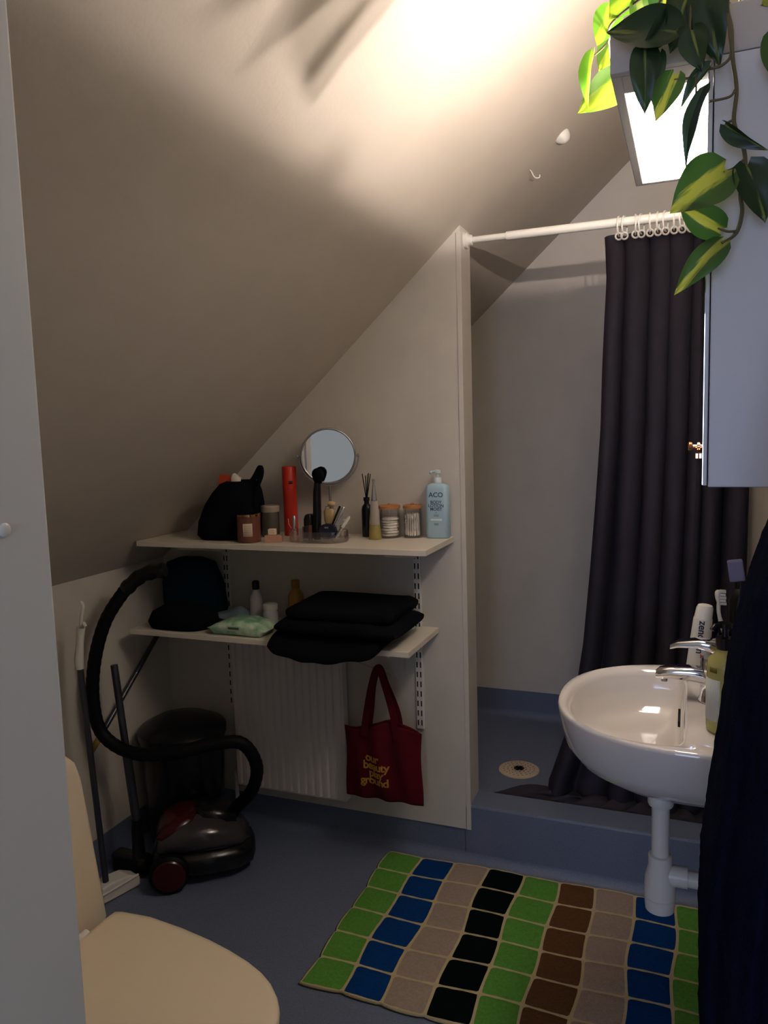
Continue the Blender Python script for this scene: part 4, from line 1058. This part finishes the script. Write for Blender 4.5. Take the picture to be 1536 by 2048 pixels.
# vacuum cleaner
va = thing('vacuum_cleaner', 'grey and dark red canister vacuum cleaner on the floor', 'vacuum cleaner', (-1.42, 1.96, 0))
A0 = Vector((-1.555, 1.890, 0)); A1 = Vector((-1.320, 2.045, 0))
ad_ = (A1 - A0).normalized(); nd = Vector((ad_.y, -ad_.x, 0))
LEN = (A1 - A0).length
def vring(t_, hw, z0, z1, n=28, e=2.4):
    c = A0 + ad_ * (LEN * t_); out = []
    for j in range(n):
        a = 2 * math.pi * j / n
        cc, ss = math.cos(a), math.sin(a)
        zz = (z0 + z1) / 2 + (z1 - z0) / 2 * math.copysign(abs(ss) ** (2 / e), ss)
        out.append(c + nd * (hw * math.copysign(abs(cc) ** (2 / e), cc)) + Vector((0, 0, zz)))
    return out
MB().loft([vring(-0.08, 0.05, 0.03, 0.09), vring(-0.03, 0.09, 0.02, 0.115), vring(0.15, 0.115, 0.014, 0.122), vring(0.5, 0.125, 0.014, 0.122), vring(0.85, 0.110, 0.014, 0.115), vring(1.02, 0.07, 0.02, 0.10), vring(1.06, 0.03, 0.04, 0.08)]).build('chassis', BLACKP, va, ang=60)
MB().loft([vring(-0.05, 0.05, 0.085, 0.120), vring(0.02, 0.09, 0.085, 0.165), vring(0.2, 0.110, 0.085, 0.195), vring(0.45, 0.118, 0.085, 0.205), vring(0.7, 0.108, 0.085, 0.190), vring(0.9, 0.08, 0.085, 0.150), vring(1.0, 0.04, 0.09, 0.120)]).build('hood', VACGREY, va, ang=60)
MB().loft([vring(-0.02, 0.07, 0.13, 0.160), vring(0.05, 0.085, 0.13, 0.185), vring(0.2, 0.09, 0.13, 0.209), vring(0.38, 0.075, 0.13, 0.215), vring(0.46, 0.03, 0.14, 0.213)]).build('red_cover', DARKRED, va, ang=60)
MB().loft([vring(0.40, 0.035, 0.15, 0.218), vring(0.5, 0.06, 0.15, 0.226), vring(0.75, 0.06, 0.15, 0.212), vring(0.86, 0.03, 0.14, 0.185)]).build('dust_cover', BLACKP, va, ang=60)
for sg in (1, -1):
    wc = A0 + ad_ * (LEN * 0.12) + nd * (0.112 * sg) + Vector((0, 0, 0.062))
    w_ = MB().disc(wc, nd * sg, 0.06, 0.03, 32, [(0.056, -0.004), (0.060, 0.0), (0.060, 0.018), (0.052, 0.026)]).build('wheel', BLACKR, va)
    MB().disc(wc + nd * sg * 0.0262, nd * sg, 0.045, 0.006, 32, [(0.050, 0), (0.046, 0.004), (0.02, 0.006)]).build('wheel_cap', DARKRED, w_)
hp = [A0 + ad_ * (LEN * 0.80) + Vector((0, 0, 0.15)), P(470, 1618, 2.03), P(504, 1580, 2.00), P(513, 1530, 1.98), P(482, 1486, 1.95), P(420, 1490, 1.91), P(340, 1508, 1.86), P(262, 1505, 1.84), P(205, 1468, 1.82), P(186, 1400, 1.81), P(190, 1318, 1.82), P(212, 1240, 1.84), P(250, 1180, 1.88)]
hs = smoothpath(hp, 10)
MB().tube(hs, [0.0195 + 0.0012 * (i % 2) for i in range(len(hs))], 14).build('hose', BLACKR, va)
gp = smoothpath([P(250, 1180, 1.88), P(285, 1150, 1.90), P(330, 1140, 1.92)], 6)
MB().tube(gp, [0.021 + 0.004 * math.sin(i) ** 2 for i in range(len(gp))], 14).build('hose_handle', BLACKP, va)
vt = thing('vacuum_tube', 'metal vacuum suction tube with black floor nozzle standing upright', 'suction tube', P(273, 1660, 1.87))
t0_, t1_ = P(228, 1330, 1.88), P(274, 1650, 1.86)
MB().tube([t0_, t0_.lerp(t1_, 0.55)], 0.0115, 14).build('inner_tube', ALU, vt)
MB().tube([t0_.lerp(t1_, 0.54), t1_], 0.0140, 14).build('outer_tube', ALU, vt)
nz = Vector((t1_.x, t1_.y, 0))
MB().tube([t1_ + Vector((0, 0, 0.02)), Vector((nz.x, nz.y, 0.06))], [0.017, 0.02], 14).build('neck', BLACKP, vt)
MB().box(nz.x - 0.10, nz.x + 0.035, nz.y - 0.02, nz.y + 0.03, 0.001, 0.065).build('nozzle', BLACKP, vt, smooth=False, bevel=0.012, seg=3)

# long-handled dustpan and broom
dp = thing('long_handled_dustpan', 'white dustpan with grey upright pole and white hooked grip leaning at the knee wall', 'dustpan', (-1.62, 1.75, 0))
d0 = Vector((-1.628, 1.722, 0.03)); d1 = P(158, 1318, 1.735)
MB().tube([d0, d1], 0.0095, 12).build('pole', ALU, dp)
d2 = P(164, 1212, 1.745)
MB().tube([d1 + Vector((0, 0, -0.03)), d1, d1.lerp(d2, 0.3), d1.lerp(d2, 0.6)], [0.013, 0.014, 0.011, 0.013], 14).build('grip', PLASTW, dp)
MB().tube(smoothpath([d1.lerp(d2, 0.55), d1.lerp(d2, 0.8), d2 + Vector((0.004, 0, 0)), d2 + Vector((-0.004, 0, 0.012))], 5), 0.0055, 10).build('hook', PLASTW, dp)
MB().tube([d1.lerp(d2, 0.6), d1.lerp(d2, 0.66) + Vector((0.016, -0.004, 0.004)), d1.lerp(d2, 0.62) + Vector((0.024, -0.005, 0.002))], [0.006, 0.006, 0.004], 10).build('thumb_clip', PLASTW, dp)
e0, e1 = Vector((-1.618, 1.690, 0.001)), Vector((-1.578, 1.812, 0.001))
ev = (e1 - e0); en = Vector((-ev.y, ev.x, 0)).normalized()
mb = MB()
def pan(k, z, w): c = e0.lerp(e1, k); return [c - en * 0.004 + Vector((0, 0, 0.0)), c + en * w, c + en * w + Vector((0, 0, z)), c - en * 0.004 + Vector((0, 0, z))]
mb.loft([pan(0, 0.05, 0.05), pan(0.25, 0.055, 0.055), pan(0.7, 0.05, 0.055), pan(1.0, 0.03, 0.05)])
mb.build('pan', PLASTW, dp, smooth=False, bevel=0.006, seg=3)
MB().tube([e0 + Vector((0.003, -0.004, 0.03)), e0.lerp(e1, 0.95) + Vector((0.005, -0.003, 0.040))], 0.004, 8).build('pan_rim', PLASTW, dp)
mp_ = thing('thin_metal_pole', 'thin metal pole with yellow tip leaning in the corner behind the bin', 'pole', (-1.74, 1.9, 0.4))
def onx(px, py, X):
    d = FWD + RGT * ((px - 768) / FPX) - UPV * ((py - 1024) / FPX)
    return CAM + d * (X / d.x)
k0, k1 = onx(207, 1462, -1.755), onx(306, 1286, -1.745)
MB().tube([k0 + (k0 - k1) * 0.05, k1 + (k1 - k0) * 0.1], 0.009, 12).build('pole', ALU, mp_)
MB().tube([k0 + (k0 - k1) * 0.25, k0 + (k0 - k1) * 0.03], [0.008, 0.011], 12).build('tip', M('yellow_plastic', rgb(150, 124, 60), 0.5), mp_)

# ------------------------------------------------------------------ trailing plant on top of the cabinet
PX, PY, PZ = 0.100, 1.30, CZ1 + 0.001
pl = thing('trailing_houseplant', 'trailing variegated heart-leaf houseplant on top of the mirror cabinet', 'plant', (PX, PY, PZ))
MB().lathe([(0.042, 0.0), (0.044, 0.003), (0.058, 0.10), (0.062, 0.10), (0.062, 0.118), (0.057, 0.118), (0.054, 0.10)], (PX, PY, PZ), 32).build('pot', POTM, pl)
MB().lathe([(0.054, 0.100), (0.054, 0.104), (0.01, 0.106)], (PX, PY, PZ), 24).build('soil', SOILM, pl)
def leafmesh(name, cup, droop, fold, mat):
    nu, nv = 10, 14
    def fn(u, v):
        s_ = v
        w = 0.5 * (math.sin(math.pi * min(1, (s_ * 0.97 + 0.03)) ** 0.62) ** 0.85) * (1.0 if s_ > 0.02 else 0.6)
        if s_ > 0.80: w *= 1 - 0.25 * (s_ - 0.8) / 0.2
        xx = (u * 2 - 1)
        x = xx * w
        y = s_ - 0.10 * (abs(xx) ** 1.5) * max(0, 0.35 - s_) / 0.35
        z = cup * xx * xx * w * 2 - droop * s_ * s_ + fold * abs(xx) * w + 0.012 * math.sin(9 * s_ + 4 * xx)
        return (x, y, z)
    vs_ = [fn(i / nu, j / nv) for j in range(nv + 1) for i in range(nu + 1)]
    fs = [(j * (nu + 1) + i, j * (nu + 1) + i + 1, (j + 1) * (nu + 1) + i + 1, (j + 1) * (nu + 1) + i) for j in range(nv) for i in range(nu)]
    me = bpy.data.meshes.new(name); me.from_pydata(vs_, [], fs)
    me.polygons.foreach_set('use_smooth', [True] * len(me.polygons))
    me.materials.append(mat)
    return me
LM = {}
for k, m_ in (('d', LEAF_D), ('m', LEAF_M), ('l', LEAF_L)):
    LM[k] = [leafmesh('leaf', 0.12, 0.10, 0.0, m_), leafmesh('leaf', -0.10, 0.16, 0.25, m_), leafmesh('leaf', 0.03, 0.14, 0.28, m_)]
porg = _root_org(pl)
def leaf(b, t_, w, roll, k, var=0):
    "b, t_: (px, py, depth) of leaf base and tip; w: width in px at that depth"
    B, T = P(*b), P(*t_)
    yv = T - B; L = yv.length; yv.normalize()
    nv = (CAM - (B + T) / 2); nv = (nv - yv * nv.dot(yv)).normalized()
    nv = Matrix.Rotation(R_(roll), 3, yv) @ nv
    xv = yv.cross(nv).normalized()
    dist = ((B + T) / 2 - CAM).dot(FWD)
    W = w * dist / FPX
    o = bpy.data.objects.new('leaf', LM[k][var]); col.objects.link(o); o.parent = pl
    m4 = Matrix(((xv.x * W, yv.x * L, nv.x * L, B.x - porg.x), (xv.y * W, yv.y * L, nv.y * L, B.y - porg.y), (xv.z * W, yv.z * L, nv.z * L, B.z - porg.z), (0, 0, 0, 1)))
    o.matrix_local = m4
    return B
YL = 1.085
LEAVES = [
    ((1282, -40, 1.15), (1215, 38, 1.17), 78, 20, 'l', 0),      # large lime leaf over the lamp's corner
    ((1275, -10, 1.13), (1290, 52, 1.17), 55, -25, 'l', 0),
    ((1226, 14, 1.28), (1194, 88, 1.28), 58, 8, 'l', 1),
    ((1352, 62, 1.08), (1209, 57, 1.10), 84, 28, 'd', 0),       # broad dark leaf across the canopy
    ((1290, 96, 1.09), (1292, 218, 1.08), 62, -8, 'd', 1),
    ((1318, 108, 1.095), (1300, 208, 1.09), 40, 30, 'd', 1),
    ((1350, 150, 1.08), (1311, 238, 1.07), 56, 12, 'm', 0),
    ((1420, 132, 1.08), (1357, 210, 1.08), 30, 40, 'd', 2),
    ((1418, 182, 1.07), (1356, 330, 1.065), 30, 62, 'd', 2),
    ((1246, 158, 1.46), (1157, 223, 1.44), 74, 12, 'l', 0),
    ((1188, 106, 1.40), (1166, 212, 1.40), 34, 50, 'l', 2),
    ((1232, 82, 1.46), (1198, 140, 1.45), 54, 10, 'l', 0),
    ((1450, 338, 1.07), (1342, 421, 1.05), 106, 14, 'm', 0),
    ((1440, 458, 1.075), (1354, 411, 1.06), 70, -22, 'm', 1),
    ((1444, 486, 1.07), (1346, 580, 1.055), 62, 26, 'm', 1),
    ((1494, 330, 1.08), (1535, 440, 1.07), 84, -25, 'd', 0),
    ((1452, 248, 1.08), (1527, 306, 1.07), 36, 35, 'd', 2),
    ((1408, -30, 1.09), (1432, 124, 1.08), 78, 12, 'd', 1),
    ((1380, -25, 1.10), (1345, 100, 1.085), 86, -14, 'd', 0),
    ((1340, -40, 1.12), (1320, 50, 1.11), 70, 22, 'm', 0),
    ((1400, -40, 1.13), (1455, 40, 1.11), 60, -20, 'm', 0),
    ((1345, 30, 1.09), (1290, 110, 1.085), 56, -30, 'd', 1),
    ((1385, 60, 1.075), (1400, 140, 1.07), 60, 18, 'd', 0),
    ((1310, -60, 1.16), (1262, -5, 1.18), 70, 0, 'l', 0),
    ((1330, 0, 1.2), (1315, 60, 1.2), 40, 30, 'l', 1),
    ((1500, -40, 1.14), (1536, 10, 1.12), 50, 10, 'm', 0),
    ((1440, -60, 1.20), (1500, -10, 1.16), 70, 10, 'm', 0),
    ((1560, 60, 1.09), (1590, 190, 1.08), 80, 10, 'm', 0),
]
for b, t_, w, ro, k, var in LEAVES:
    leaf(b, t_, w, ro, k, var)
def vine(pts, r=0.0022):
    MB().tube(smoothpath(pts, 6), r, 7).build('stem', STEMM, pl)
top = Vector((PX - 0.02, PY - 0.03, PZ + 0.105))
vine([top, (PX - 0.01, 1.15, PZ + 0.14), P(1460, -15, 1.10), P(1463, 60, 1.085), P(1465, 115, 1.08), P(1473, 180, 1.085), P(1468, 245, 1.085), P(1487, 295, 1.085), P(1490, 340, 1.085), P(1481, 385, 1.085), P(1484, 425, 1.085), P(1472, 466, 1.08), P(1442, 487, 1.07)], 0.0026)
vine([top, (PX - 0.02, 1.15, PZ + 0.13), P(1458, -10, 1.09), P(1459, 60, 1.08), P(1462, 108, 1.08), P(1445, 130, 1.08), P(1418, 138, 1.08)], 0.0018)
vine([P(1471, 178, 1.085), P(1458, 194, 1.08), P(1418, 203, 1.075)], 0.0016)
vine([P(1488, 318, 1.085), P(1470, 335, 1.08), P(1446, 345, 1.07)], 0.0016)
vine([P(1474, 462, 1.08), P(1455, 463, 1.075), P(1436, 456, 1.075)], 0.0016)
vine([P(1483, 395, 1.085), P(1490, 365, 1.085), P(1495, 332, 1.08)], 0.0016)
vine([P(1468, 240, 1.085), P(1460, 243, 1.085), P(1452, 248, 1.08)], 0.0016)
vine([top + Vector((-0.02, 0, 0)), (PX - 0.06, 1.17, PZ + 0.13), P(1330, -30, 1.12), P(1285, -5, 1.12), P(1222, 48, 1.2), P(1217, 82, 1.36), P(1190, 110, 1.40)], 0.0018)
vine([top + Vector((-0.02, 0, 0)), P(1400, -40, 1.12), P(1380, 40, 1.09), P(1388, 110, 1.085), P(1392, 150, 1.08), P(1348, 160, 1.08)], 0.0016)
vine([P(1392, 150, 1.08), P(1392, 185, 1.075), P(1385, 200, 1.07)], 0.0012)
vine([P(1217, 82, 1.36), P(1224, 130, 1.43), P(1246, 158, 1.46)], 0.0014)
vine([P(1340, -30, 1.12), P(1300, 40, 1.10), P(1290, 98, 1.09)], 0.0016)
